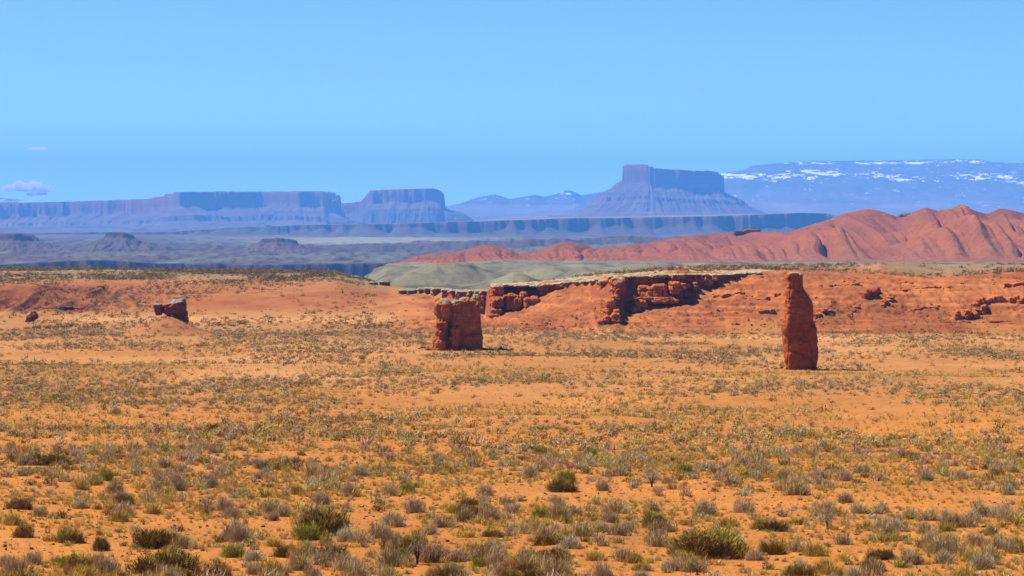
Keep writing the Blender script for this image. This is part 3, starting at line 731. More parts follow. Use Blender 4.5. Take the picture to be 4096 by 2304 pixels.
# --- perched rock on its mound
def perched():
    D = MOUND[1] + 5.5
    L = [blk(650, 744, 1212, 1262, D, 6.0, 0.5), blk(690, 752, 1240, 1306, D + 0.5, 5.5, 0.5), blk(654, 744, 1206, 1236, D, 6.4, 0.45, tilt=-0.16), blk(688, 744, 1195, 1224, D + 0.6, 5.6, 0.5, tilt=-0.12), blk(664, 715, 1236, 1275, D + 0.4, 5, 0.5)]
    o = (float(X(700, D)), D, float(gz(X(700, D), D)))
    capf = lambda x, y: Z(np.interp(2048 + F * x / D, [650, 690, 744], [1218, 1212, 1206]), D)
    me = rock("r", L, 0.14, 0.9, 0.14, 0.3, 0.12, capf, seed=3, col=ROCKD * 0.85, origin=o, capcol=(0.20, 0.175, 0.12))
    r = place("perched_rock", me, o, "dark red boulder with a pale top perched behind a small mound at left", "rock")
    L = [blk(614, 652, 1222, 1250, D - 2.0, 3.0, 0.6), blk(612, 648, 1214, 1228, D - 2.0, 3.2, 0.5), blk(622, 648, 1230, 1262, D - 2, 2.6, 0.6)]
    o = (float(X(632, D)), D - 2, float(gz(X(632, D), D - 2)))
    me = rock("r", L, 0.14, 0.7, 0.1, 0.2, 0.1, Z(1218, D), seed=4, col=ROCKD * 0.8, origin=o, capcol=(0.20, 0.175, 0.12))
    place("boulder", me, o, "small dark overhanging rock at the top of the mound, left of the perched boulder", "boulder")
perched()

# --- cliffs of the right-hand mesa
RIMV = [(1960, 1140), (1975, 1135), (2145, 1140), (2200, 1134), (2300, 1126), (2390, 1119), (2425, 1108), (2450, 1103), (2598, 1102), (2612, 1095), (2812, 1094), (2906, 1096), (3024, 1088), (3060, 1088)]
BOTV = [(1950, 1268), (1975, 1274), (2007, 1258), (2040, 1241), (2091, 1233), (2119, 1222), (2157, 1201), (2165, 1180), (2245, 1180), (2296, 1168), (2343, 1159), (2387, 1180), (2424, 1184), (2449, 1230), (2486, 1273), (2517, 1251), (2536, 1247), (2580, 1226), (2641, 1214), (2713, 1218), (2750, 1201), (2803, 1158), (2843, 1149), (2890, 1145), (2946, 1133), (2983, 1114), (3024, 1100)]
RIMD = [(1960, 696), (2100, 691), (2160, 689), (2245, 687), (2360, 679), (2400, 673), (2450, 667), (2500, 671), (2580, 673), (2710, 673), (2800, 678), (2900, 682), (3024, 691)]
def main_cliff():
    rr = random.Random(5); L = []
    u = 1968.0
    while u < 3020:
        w = rr.uniform(20, 52)
        uc = u + w / 2
        vt, vb, D = ip(uc, RIMV), ip(uc, BOTV), ip(uc, RIMD)
        h = vb - vt
        for k in range(2 if h > 40 else 1):   # massive upper and lower beds
            a, b = (vt, vt + h * 0.52) if (k == 0 and h > 40) else ((vt + h * 0.46, vb + 12) if k else (vt, vb + 12))
            out = rr.uniform(-1.6, 1.4) + (1.2 if k else 0)
            if 1990 < uc < 2140 and not k: out = -2.4
            if 2170 < uc < 2385: out = rr.uniform(-0.8, 0.8)
            L.append(blk(u - 3, u + w + 3, a, b, D - out + 1.2, 6.0, rr.uniform(0.22, 0.4), rot=rr.choice((rr.uniform(0.0, 0.3), rr.uniform(0.05, 0.35), rr.uniform(-0.6, -0.2)))))
        L.append(blk(u - 5, u + w + 5, vt - 1, vt + 9, D + 0.6, rr.uniform(6.5, 8.5), 0.3))    # cap slab
        if h > 70:
            for k in range(2):
                vv = rr.uniform(vt + 0.45 * h, vb)
                L.append(blk(uc - rr.uniform(10, 20), uc + rr.uniform(6, 16), vv - 14, vv + 8, D - 2.8 - 2.2 * (vv - vt) / h, 3.2, 0.6, rot=rr.uniform(-.4, .4)))
        u += w * rr.uniform(0.8, 1.02)
    # projecting bays and the long spur
    for a in ((1962, 2018, 1137, 1200, 691, 5, .4), (1958, 2020, 1186, 1230, 688, 5, .6), (1955, 2010, 1234, 1254, 685.2, 5, .4), (1957, 2002, 1252, 1273, 684.8, 5, .4), (1986, 2006, 1190, 1228, 685.8, 3.5, .55), (1966, 1984, 1196, 1228, 685.4, 3.5, .5), (2004, 2020, 1190, 1226, 686.4, 3.5, .5),
              (2054, 2088, 1190, 1230, 685.5, 3.2, .5), (2026, 2040, 1188, 1230, 686.5, 3.0, .45), (2040, 2054, 1190, 1230, 686.9, 3.0, .5), (2014, 2100, 1180, 1190, 686.5, 3.4, .3), (2022, 2098, 1228, 1240, 686.4, 3.0, .4), (2096, 2160, 1190, 1236, 683, 3.4, .45),
              (2395, 2440, 1116, 1180, 668, 5, .45), (2440, 2500, 1108, 1185, 663, 6, .45), (2452, 2492, 1120, 1182, 660.5, 4, .6), (2440, 2475, 1178, 1205, 659, 5, .5), (2420, 2462, 1195, 1262, 655, 5, .5), (2400, 2440, 1232, 1286, 650.5, 5, .55), (2382, 2412, 1272, 1312, 646.5, 4, .6), (2408, 2440, 1262, 1300, 647.5, 3.5, .6), (2440, 2482, 1250, 1300, 649, 4.5, .5), (2452, 2480, 1238, 1266, 650.5, 3.5, .6),
              (2550, 2600, 1140, 1196, 668.0, 4.5, .45), (2580, 2618, 1146, 1190, 666.6, 3.5, .65), (2606, 2670, 1134, 1196, 666.8, 4.5, .4), (2676, 2722, 1126, 1178, 665.4, 5, .4), (2712, 2746, 1132, 1160, 667, 4.5, .35), (2548, 2706, 1188, 1204, 664.5, 4, .3), (2534, 2590, 1200, 1232, 662.2, 4, .45), (2596, 2712, 1196, 1214, 664, 4, .3), (2520, 2560, 1226, 1256, 660, 3, .5),
              (2602, 2690, 1096, 1112, 670, 5, .35), (2684, 2740, 1094, 1120, 669.5, 5, .4), (2810, 2852, 1120, 1146, 677, 4, .6), (2772, 2790, 1098, 1130, 676, 3, .6)):
        L.append(blk(*a[:5], a[5], a[6]))
    o = (float(X(2450, 672)), 672.0, float(Z(1180, 672)))
    capf = lambda x, y: Z(ip(2048 + F * x / 680.0, RIMV), ip(2048 + F * x / 680.0, RIMD)) - 0.42
    me = rock("r", L, 0.14, 0.8, 0.22, 0.5, 0.16, capf, seed=5, col=ROCKC * 1.0, origin=o, capcol=CAP, band=0.8)
    tag(link("cliff", me, None, o), "broken red sandstone cliff with a pale cap along the edge of the right-hand mesa", "cliff", 'structure')
main_cliff()
def rear_cliff():
    rr = random.Random(9); L = []; u = 1600.0
    while u < 1975:
        w = rr.uniform(26, 60); uc = u + w / 2
        D = float(np.interp(uc, [1600, 1700, 1900, 1975], [880, 858, 808, 786]))
        vt = float(np.interp(uc, [1600, 1680, 1690, 1760, 1850, 1905, 1960, 1990], [1158, 1156, 1150, 1153, 1162, 1160, 1158, 1160])); vb = float(np.interp(uc, [1600, 1680, 1760, 1800, 1925, 1975], [1166, 1182, 1184, 1215, 1270, 1272]))
        L.append(blk(u - 4, u + w + 4, vt, vb + 14, D - rr.uniform(-1.5, 1.5), 8, rr.uniform(.3, .45), rot=rr.uniform(-.3, .3)))
        L.append(blk(u - 6, u + w + 6, vt - 2, vt + 12, D - 0.8, 9, .4))
        u += w * rr.uniform(.8, 1.0)
    o = (float(X(1800, 830)), 830.0, float(Z(1180, 830)))
    capf = lambda x, y: Z(1170 + 0 * x, np.interp(2048 + F * x / 830, [1600, 1700, 1900, 1975], [880, 858, 808, 786]))
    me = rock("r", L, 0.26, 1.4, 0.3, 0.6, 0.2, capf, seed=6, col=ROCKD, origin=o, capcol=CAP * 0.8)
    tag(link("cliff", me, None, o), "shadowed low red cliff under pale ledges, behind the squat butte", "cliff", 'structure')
rear_cliff()

# --- ledges and boulders on the slopes
def slope_rock(name, label, cat, specs, seed, cap=None, col=ROCKC, vox=0.18, group=None, sc=0.8):
    L = []; pts = []
    for (u0, u1, v0, v1) in specs:
        x, D, z = hit(0.5 * (u0 + u1), v1 - 3)
        if pts: D = pts[0][1]
        L.append(blk(u0 - 3, u1 + 3, v0, v1 + 9, D + 0.6, max(2.0, (u1 - u0) * PX(D) * 0.5), 0.5)); pts.append((x, D, z))
    o = pts[0]
    ct = None if cap is None else float(Z(cap, o[1]))
    me = rock("r", L, vox, sc, 0.2, 0.25, 0.12, ct, seed=seed, col=col, origin=o)
    return place(name, me, o, label, cat, group)
def ledge(label, pts, h, seed, dep=2.4, col=ROCKC, cap=None, jag=0.5):
    """a hard bed cropping out of the slope along the line u, v"""
    rr = random.Random(seed); L = []; o = None
    us = [p[0] for p in pts]; vs = [p[1] for p in pts]
    n = max(3, int(math.hypot(us[-1] - us[0], vs[-1] - vs[0]) / 13))
    last = None
    for i in range(n):
        t = i / (n - 1) * (len(pts) - 1); k = min(int(t), len(pts) - 2); f = t - k
        u = us[k] + (us[k + 1] - us[k]) * f; v = vs[k] + (vs[k + 1] - vs[k]) * f
        x, D, z = hit(u, v)
        if last and abs(D - last) > 2.0: D = last + math.copysign(2.0, D - last)
        last = D
        if o is None: o = (x, D, z)
        hh = h * rr.uniform(1 - jag, 1 + jag)
        L.append(blk(u - rr.uniform(9, 14), u + rr.uniform(9, 14), v - hh, v + 6, D + 0.9, dep + rr.uniform(-.4, .6) + 1.6, 0.35, rot=rr.uniform(-.3, .3)))
    me = rock("r", L, 0.15, 0.7, 0.12, 0.3, 0.1, None if cap is None else float(Z(cap, o[1])), seed=seed, col=col, origin=o)
    place("rock_ledge", me, o, label, "ledge")
ledge("dark overhanging ledge at the right edge of the photo, upper one on the slope", [(4026, 1148), (4070, 1142), (4200, 1140)], 13, 20)
ledge("long broken red ledge at the right edge, half way down the slope", [(3905, 1222), (3935, 1212), (3990, 1206), (4060, 1208), (4110, 1216), (4230, 1214)], 20, 21)
ledge("lumpy red ledge like a lying snout, below the long broken ledge at right", [(3830, 1276), (3862, 1272), (3900, 1266), (3936, 1246)], 24, 22, 3.2)
ledge("thin straight dark bed low on the slope at the right edge", [(3790, 1291), (3900, 1290), (4220, 1286)], 5, 33, 1.2, ROCKD)
ledge("knobbly red outcrop on the slope touching the right side of the tall pillar", [(3262, 1276), (3276, 1264), (3296, 1242)], 15, 23)
ledge("narrow slanting outcrop on the slope, second to the right of the tall pillar", [(3400, 1266), (3412, 1244), (3432, 1220)], 12, 24)
ledge("dark square-cut outcrop high on the slope right of the pillar", [(3456, 1190), (3480, 1180), (3508, 1172)], 24, 25, 2.8, ROCKD)
ledge("small dark outcrop above mid slope beside a gully", [(3534, 1230), (3542, 1212), (3560, 1198)], 12, 26)
ledge("small red ledge on the slope just left of the tall pillar", [(3048, 1254), (3086, 1250)], 12, 27)
ledge("row of red blocks on the slope left of the pillar's neck", [(3046, 1200), (3080, 1192), (3114, 1182)], 11, 28)
ledge("thin pale-red bed below the scrub right of the pillar's top", [(3240, 1146), (3330, 1143), (3440, 1136)], 5, 34, 1.2, ROCKC)
ledge("short flat ledge just under the scrubby rim, right of centre of the slope", [(3596, 1134), (3640, 1132)], 7, 35, 1.6)
ledge("faint irregular bed in the middle of the right-hand slope", [(3640, 1246), (3690, 1234), (3740, 1232)], 8, 36, 1.6)
ledge("long faint bed running up to the right across the slope", [(3590, 1164), (3700, 1152), (3800, 1150)], 6, 37, 1.4)
ledge("low broken bed on the slope below the dark cliff alcove", [(2860, 1190), (2920, 1178), (2968, 1176)], 9, 38, 1.6)
ledge("pair of thin red beds in the scarp near the left edge", [(170, 1236), (240, 1230), (330, 1234)], 5, 39, 1.6, REDD * 1.2)
slope_rock("rock_ledge", "stack of thin pale slabs on the right shoulder of the left hill", "ledge", [(1374, 1440, 1103, 1111), (1396, 1450, 1114, 1122)], 33, col=CAP, vox=.2)
slope_rock("boulder", "squat dark red block with pale top, right one of the pair behind the left hill", "boulder", [(1518, 1562, 1124, 1146)], 29, cap=1128, col=ROCKD * 0.8, vox=.25)
slope_rock("boulder", "rounded dark red block, left one of the pair behind the left hill", "boulder", [(1478, 1508, 1126, 1142)], 30, cap=1129, col=ROCKD * 0.8, vox=.25)
slope_rock("boulder", "leaning dark brown slab at the foot of the scarp near the left edge", "boulder", [(100, 124, 1278, 1292), (110, 134, 1260, 1284), (122, 146, 1243, 1268)], 31, col=ROCKD * 0.7)
slope_rock("boulder", "flat dark boulder on the scrubby top of the left hill", "boulder", [(390, 414, 1142, 1152)], 32, col=ROCKD * 0.7)

def hill_rock(label, u0, u1, v0, v1, D, seed):
    L = [blk(u0, u0 + 0.55 * (u1 - u0), v0 + 4, v1, D, 14, 0.5), blk(u0 + 0.4 * (u1 - u0), u1, v0, v1 - 2, D, 16, 0.5)]
    o = (float(X(0.5 * (u0 + u1), D)), D, float(Z(v1, D)))
    me = rock("r", L, 0.7, 4.0, 0.8, 1.0, 0.5, None, seed=seed, col=np.array((0.16, 0.06, 0.035)), origin=o)
    place("rock_ledge", me, o, label, "ledge")
hill_rock("dark flat caprock lying on the low crest of the red hills, below the butte", 2930, 3045, 917, 938, 3040.0, 40)
hill_rock("dark caprock in the saddle left of the highest red peaks", 3596, 3640, 852, 874, 3055.0, 41)
hill_rock("dark undercut caprock on the red hills near the right edge of the photo", 4016, 4060, 922, 942, 2960.0, 42)

def pinnacle():
    D = 17010.0
    L = [lobe((float(X(1352, D)), D, float(Z(805, D))), (14, 20, 38), 0.6), lobe((float(X(1345, D)), D, float(Z(822, D))), (30, 30, 36), 0.6)]
    o = (float(X(1352, D)), D, float(Z(825, D)))
    me = rock("r", L, 4, 20, 2.5, 2, 2, None, seed=45, col=np.array(CLF), origin=o, mat=M_far)
    place("rock_pinnacle", me, o, "tiny rock pinnacle at the right tip of the long mesa", "pinnacle")
pinnacle()

# ------------------------------------------------------------------ vegetation
def leaf_mat():
    m = bpy.data.materials.new("shrub"); m.use_nodes = True
    nt = m.node_tree; b = nt.nodes["Principled BSDF"]; b.inputs['Roughness'].default_value = 0.8
    b.inputs['Specular IOR Level'].default_value = 0.1
    at = nt.nodes.new("ShaderNodeAttribute"); at.attribute_name = "Col"
    oi = nt.nodes.new("ShaderNodeObjectInfo")
    r = nt.nodes.new("ShaderNodeMapRange"); r.inputs[3].default_value = 0.82; r.inputs[4].default_value = 1.18
    nt.links.new(oi.outputs['Random'], r.inputs[0])
    x = nt.nodes.new("ShaderNodeVectorMath"); x.operation = 'SCALE'
    nt.links.new(at.outputs['Color'], x.inputs[0]); nt.links.new(r.outputs[0], x.inputs['Scale'])
    nt.links.new(x.outputs[0], b.inputs['Base Color'])
    return m
M_leaf = leaf_mat()

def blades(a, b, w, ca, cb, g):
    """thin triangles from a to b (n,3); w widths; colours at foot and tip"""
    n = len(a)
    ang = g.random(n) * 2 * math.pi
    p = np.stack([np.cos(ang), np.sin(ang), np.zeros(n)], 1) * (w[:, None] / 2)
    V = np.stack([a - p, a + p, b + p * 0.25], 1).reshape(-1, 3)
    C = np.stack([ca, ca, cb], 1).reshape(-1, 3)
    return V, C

# kind: (twig colour, tip colour, stem colour, height/width)
KIND = {
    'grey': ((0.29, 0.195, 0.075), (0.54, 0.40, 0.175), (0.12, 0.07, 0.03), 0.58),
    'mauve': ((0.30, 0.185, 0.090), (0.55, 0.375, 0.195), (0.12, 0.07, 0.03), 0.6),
    'silver': ((0.31, 0.235, 0.12), (0.58, 0.48, 0.28), (0.08, 0.055, 0.03), 0.55),
    'olive': ((0.150, 0.088, 0.012), (0.32, 0.210, 0.030), (0.07, 0.04, 0.012), 0.48),
    'brown': ((0.165, 0.080, 0.018), (0.33, 0.180, 0.042), (0.06, 0.032, 0.012), 0.48),
    'green': ((0.20, 0.165, 0.018), (0.43, 0.38, 0.045), (0.08, 0.055, 0.02), 0.55),
    'grass': ((0.34, 0.205, 0.035), (0.62, 0.43, 0.090), (0.2, 0.12, 0.03), 0.75),
    'tree': ((0.24, 0.155, 0.07), (0.44, 0.30, 0.15), (0.07, 0.035, 0.02), 0.8),
    'khaki': ((0.30, 0.185, 0.028), (0.56, 0.38, 0.070), (0.14, 0.08, 0.02), 0.5),
}
def plant(kind, n, seed, wide=1.0):
    """unit plant: 1 m wide; returns (V, C) triangles of the crown and of the stems"""
    g = np.random.default_rng(seed)
    ct, cp, cs, hr = KIND[kind]
    ct, cp, cs = map(np.array, (ct, cp, cs))
    h = hr
    # crown is a few uneven clumps of shoots
    nc = 1 if kind == 'grass' else 5
    cx = (g.random((nc, 2)) - 0.5) * (0.0 if nc == 1 else 0.42)
    cr = 0.5 - 0.6 * np.linalg.norm(cx, axis=1) if nc > 1 else np.array([0.42])
    ch = h * (0.62 + 0.38 * g.random(nc)); ch[0] = h
    k = g.integers(0, nc, n)
    th = g.random(n) * 2 * math.pi
    if kind in ('olive', 'brown', 'green'):
        el = np.arccos(g.random(n) * 0.95)
        rad = 0.62 + 0.38 * g.random(n)
    else:
        el = np.arccos(np.clip(g.random(n) ** 0.85, 0, 1))
        rad = 0.5 + 0.5 * g.random(n) ** 0.6
    dirv = np.stack([np.sin(el) * np.cos(th), np.sin(el) * np.sin(th), np.cos(el)], 1)
    lump = 1 + 0.22 * noise(dirv[:, 0] * 2.6 + seed, dirv[:, 1] * 2.6, dirv[:, 2] * 2.6, seed=seed)
    e = dirv * np.stack([cr[k], cr[k], ch[k]], 1) * (rad * lump)[:, None]
    e[:, :2] += cx[k]
    if kind == 'grass':
        st = np.stack([(g.random(n) - .5) * .3, (g.random(n) - .5) * .3, np.zeros(n)], 1)
        e = st + np.stack([(g.random(n) - .5) * .9, (g.random(n) - .5) * .9, h * (0.35 + 0.65 * g.random(n))], 1) * np.array([1, 1, 1])
        w = np.full(n, 0.035 * wide)
    elif kind == 'tree':
        e[:, 2] = e[:, 2] * 0.68 + 0.24
        d = g.normal(size=(n, 3)); d /= np.linalg.norm(d, axis=1)[:, None]
        st = e - (dirv * 0.6 + d * 0.6) * 0.14
        w = np.full(n, 0.022 * wide)
    else:
        d = g.normal(size=(n, 3)); d /= np.linalg.norm(d, axis=1)[:, None]
        ln = (0.10 + 0.14 * g.random(n)) * (0.6 if kind in ('olive', 'green', 'brown') else 1.0)
        dd = dirv * 0.9 + d * 0.55 + np.array([0, 0, 0.35])
        if n < 100: dd = dirv * 0.3 + d * 1.1; ln = ln * 1.1
        st = e - dd * ln[:, None]
        st[:, 2] = np.maximum(st[:, 2], 0)
        w = np.full(n, 0.022 * wide) * (1.25 if kind in ('olive', 'green', 'brown') else 1.0)
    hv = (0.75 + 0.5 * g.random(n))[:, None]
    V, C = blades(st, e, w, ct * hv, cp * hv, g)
    # woody stems
    m = 6 if n < 60 else 26
    if kind == 'grass':
        return (V, C), None
    th = g.random(m) * 2 * math.pi; r = 0.3 * g.random(m) + 0.08
    base = np.stack([0.05 * np.cos(th), 0.05 * np.sin(th), np.full(m, -0.03)], 1)
    tip = np.stack([r * np.cos(th), r * np.sin(th), h * (0.45 + 0.35 * g.random(m))], 1)
    if kind == 'tree':
        base *= 0.4
        mid = np.stack([0.04 * np.cos(th), 0.04 * np.sin(th), np.full(m, 0.18)], 1)
        V1, C1 = blades(base, mid + (mid - base) * 0.6, np.full(m, 0.045), np.tile(cs, (m, 1)), np.tile(cs, (m, 1)), g)
        V2, C2 = blades(mid, tip + np.array([0, 0, 0.15]), np.full(m, 0.03), np.tile(cs, (m, 1)), np.tile(cs * 1.4, (m, 1)), g)
        return (V, C), (np.concatenate([V1, V2]), np.concatenate([C1, C2]))
    V1, C1 = blades(base, tip, np.full(m, 0.04), np.tile(cs, (m, 1)), np.tile(cs * 1.3, (m, 1)), g)
    return (V, C), (V1, C1)

def tri_mesh(name, V, C):
    return make_mesh(name, V, np.arange(len(V)).reshape(-1, 3), C, False, M_leaf)

# --- where the plants stand.  heroes: (u, v of foot, width px, height px, kind) read off the ground
H = []
for (x_, y_, w_, h_, k_) in ((805, 1345, 165, 80, 'olive'), (800, 1338, 150, 92, 'grey'), (395, 1380, 150, 66, 'olive'), (410, 1444, 205, 72, 'olive'), (832, 1408, 112, 48, 'brown'), (1040, 1392, 118, 60, 'olive'),
        (1415, 1237, 96, 38, 'olive'), (1780, 1402, 215, 80, 'olive'), (1795, 1380, 150, 70, 'green'), (1950, 1336, 92, 38, 'olive'), (1375, 1412, 120, 44, 'brown'), (1320, 1428, 70, 50, 'brown'), (1272, 1449, 72, 54, 'brown'),
        (120, 1170, 142, 38, 'olive'), (172, 1366, 76, 52, 'green'), (170, 1428, 92, 50, 'green'), (2018, 1452, 96, 44, 'olive'), (640, 1412, 72, 40, 'silver'),
        (1360, 1142, 62, 30, 'green'), (1490, 1147, 52, 24, 'green'), (1025, 1238, 46, 34, 'green'), (1368, 1302, 66, 40, 'green'), (400, 1232, 66, 54, 'tree'), (1640, 1226, 52, 46, 'tree'), (1920, 1388, 38, 42, 'tree'), (1722, 1238, 30, 34, 'tree'), (1585, 1195, 36, 34, 'tree'),
        (520, 1300, 60, 60, 'tree'), (590, 1318, 44, 50, 'tree'), (2352, 1100, 24, 22, 'tree'), (2155, 1080, 26, 24, 'tree'),
        (1870, 1290, 82, 58, 'mauve'), (415, 1178, 72, 38, 'grey'), (1550, 1292, 92, 50, 'grey'), (1000, 1322, 90, 46, 'silver'), (2160, 1292, 84, 34, 'grey'), (310, 1302, 78, 56, 'mauve'), (1565, 1412, 72, 50, 'mauve'), (2380, 1392, 112, 62, 'grey'), (2243, 1334, 64, 42, 'silver'),
        (1640, 1290, 70, 40, 'grey'), (2000, 1245, 80, 62, 'grey'), (560, 1284, 62, 52, 'mauve'), (50, 1352, 72, 46, 'brown'), (150, 1004, 56, 20, 'green'), (295, 1042, 42, 27, 'mauve'), (60, 1027, 38, 20, 'mauve'), (545, 1086, 38, 26, 'olive'), (845, 1018, 52, 16, 'olive'), (1090, 992, 24, 17, 'olive'), (2390, 1001, 36, 12, 'olive'),
        (1190, 1288, 32, 22, 'grass'), (1166, 1290, 26, 20, 'grass'), (1240, 1350, 62, 24, 'olive'), (690, 1310, 40, 34, 'mauve'), (1080, 1345, 60, 40, 'mauve'), (1750, 1440, 90, 52, 'grey'), (1700, 1395, 60, 46, 'grey'), (2120, 1370, 66, 40, 'grey'), (2470, 1300, 80, 46, 'grey'), (2550, 1380, 60, 40, 'green'),
        (945, 1340, 40, 16, 'green'), (1205, 1425, 52, 36, 'green'), (1210, 1395, 42, 30, 'green'), (255, 1385, 60, 44, 'olive'), (100, 1300, 50, 34, 'grey'), (880, 1250, 60, 40, 'mauve'), (1100, 1160, 60, 34, 'grey'), (660, 1180, 60, 34, 'grey'), (790, 1200, 70, 46, 'grey'), (2080, 1290, 60, 34, 'grey'), (2170, 1190, 60, 30, 'grey'), (2330, 1210, 60, 40, 'mauve'), (1510, 1235, 60, 40, 'mauve')):
    H.append((x_ * 1.59, y_ * 1.59, w_ * 1.59, h_ * 1.59, k_))

pl = []      # x, y, z, width, height, kind index
kinds = list(KIND)
for (u, v, w, h, k) in H:
    x, D, z = hit(u, v)
    pl.append((x, D, z, w * PX(D), h * PX(D), kinds.index(k)))
nH = len(pl)

def scatter(y0, y1, dens, sizes, mixk, seed, mask=None):
    g = np.random.default_rng(seed)
    area = 0.41 * (y1 ** 2 - y0 ** 2) / 2 * 1.02 + 8 * (y1 - y0)
    n = int(area * dens)
    y = np.sqrt(g.random(n) * (y1 ** 2 - y0 ** 2) + y0 ** 2)
    x = (g.random(n) * 2 - 1) * (0.205 * y + 4)
    if mask is not None:
        keep = g.random(n) < mask(x, y)
        x, y = x[keep], y[keep]
    z = gz(x, y); n = len(x)
    ks = np.array([kinds.index(k) for k, _ in mixk]); pr = np.array([p for _, p in mixk], float); pr /= pr.sum()
    # kinds grow in patches
    pat = fbm(x / 18.0, y / 26.0, seed=seed + 3)
    kk = ks[np.searchsorted(np.cumsum(pr), np.clip(0.5 * (pat + 0.5) + 0.5 * g.random(n), 0, 0.999))] if False else g.choice(ks, n, p=pr)
    w = sizes[0] + (sizes[1] - sizes[0]) * g.random(n) ** 2.2
    hr = np.array([KIND[k][3] for k in kinds])[kk]
    h = w * hr * (0.8 + 0.5 * g.random(n))
    return [tuple(t) for t in zip(x, y, z, w, h, kk)]

MIX = (('grey', 30), ('mauve', 22), ('silver', 8), ('olive', 8), ('brown', 6), ('green', 5), ('khaki', 22), ('tree', 0.4))
MIXM = (('grey', 28), ('mauve', 18), ('silver', 3), ('olive', 20), ('brown', 16), ('green', 2), ('khaki', 18))
def m_near(x, y):
    n = fbm(x / 9.0, y / 15.0, seed=91); n2 = fbm(x / 34.0, y / 40.0, seed=92)
    return np.clip(0.5 + 1.2 * n + 0.9 * n2, 0.10, 1)
def m_mid(x, y):
    n = fbm(x / 16.0, y / 40.0, seed=93); n2 = fbm(x / 70.0, y / 70.0, seed=94)
    return np.clip(0.5 + 1.4 * n + 1.1 * n2, 0.06, 1)
def m_far(x, y):
    u = 2048 + F * x / y
    lf = 1 - sstep(1500, 1700, u)
    m = np.clip(0.5 + 1.6 * fbm(x / 25.0, y / 60.0, seed=95), 0.05, 1)
    tal = (1 - lf) * sstep(640, 652, y) * (1 - sstep(705, 720, y))
    m = m * (1 - 0.97 * tal) * np.where((u > 1500) & (y > 905), 0, 1)
    pale = np.exp(-((y - 735) / 22.0) ** 2) * lf
    return m * (1 - 0.6 * pale) * np.where((u > 1500) & (u < 2300) & (y > 720), 0.1, 1) * (0.35 + 0.65 * sstep(880, 980, y) + 0.65 * (1 - sstep(640, 700, y)))
pl += scatter(78, 190, 1.1, (0.26, 1.3), MIX, 101, m_near)
pl += scatter(190, 400, 0.8, (0.30, 1.25), MIXM, 102, m_mid)
pl += scatter(400, 660, 0.42, (0.45, 1.5), MIXM, 103, m_mid)
pl += scatter(660, 1200, 0.5, (0.7, 2.3), (('grey', 14), ('olive', 30), ('brown', 26), ('khaki', 8)), 104, m_far)
pl = np.array(pl)
keepm = np.ones(len(pl), bool)
# nothing grows inside the rocks
for (cx, cy, rr_) in ((BX, BD + 5, 4.6), (TX, TD + 2.5, 2.8)):
    keepm &= ~(((pl[:, 0] - cx) ** 2 + (pl[:, 1] - cy) ** 2) < rr_ ** 2)
pl = pl[keepm]

U_, V_ = UV(pl[:, 0], pl[:, 1], pl[:, 2])
inframe = (U_ > 10) & (U_ < 4086) & (V_ < 2330)
size = np.sqrt(pl[:, 3] * pl[:, 4]) / pl[:, 1] * inframe
size[:nH] += (np.arange(nH) < nH) * 0.002
order = np.argsort(-size)
big = order[:300]; rest = order[300:]

NAMES = {'grey': ('sagebrush', 'grey twiggy bush', 'bush'), 'mauve': ('sagebrush', 'mauve-grey leafless bush', 'bush'), 'silver': ('saltbush', 'pale silvery bush', 'bush'), 'olive': ('shrub', 'dark olive shrub', 'shrub'),
         'brown': ('shrub', 'dark brown shrub', 'shrub'), 'green': ('rabbitbrush', 'fresh green bush', 'bush'), 'grass': ('grass_tuft', 'straw-yellow grass tuft', 'grass tuft'), 'tree': ('desert_shrub', 'grey bush on a trunk', 'bush'), 'khaki': ('khaki_tuft', 'khaki-yellow tufted plant', 'plant')}
protos = {}
def proto(kind, var):
    key = (kind, var)
    if key not in protos:
        cr, st = plant(kind, {'grass': 260, 'tree': 700, 'olive': 4200, 'brown': 3800, 'green': 3200, 'khaki': 1500}.get(kind, 1500), 1000 + var * 17 + kinds.index(kind), 0.62)
        protos[key] = (tri_mesh("crown", *cr), tri_mesh("stems", *st) if st else None)
    return protos[key]
ORD = ['first', 'second', 'third', 'fourth', 'fifth', 'sixth', 'seventh', 'eighth', 'ninth', 'tenth', 'eleventh', 'twelfth', 'thirteenth', 'fourteenth', 'fifteenth', 'sixteenth', 'seventeenth', 'eighteenth', 'nineteenth', 'twentieth']
def band(v):
    for lim, nm in ((1560, 'level with the pillar foot'), (1700, 'in the upper plain'), (1840, 'at mid plain'), (1980, 'in the lower plain'), (2110, 'in the foreground'), (2205, 'near the bottom edge')):
        if v < lim: return nm
    return 'at the bottom edge'
cells = {}
for i in big:
    cells.setdefault((int(pl[i, 5]), band(V_[i]), min(int(U_[i] / 1366), 2)), []).append(i)
LABEL = {}
for (ki, bn, third), idx in cells.items():
    idx.sort(key=lambda i: U_[i])
    side = ('left', 'middle', 'right')[third]
    for r, i in enumerate(idx):
        w = pl[i, 3]
        adj = 'large ' if w > 1.7 else ('small ' if w < 1.0 else '')
        wide = 'low wide ' if pl[i, 4] / pl[i, 3] < 0.42 else ''
        base = NAMES[kinds[ki]][1]
        if len(idx) == 1:
            LABEL[i] = f"{adj}{base}, only one {bn}, {side} third"
        else:
            LABEL[i] = f"{adj}{base}, {ORD[min(r, 19)]} from left {bn}, {side} third"
g = np.random.default_rng(55)
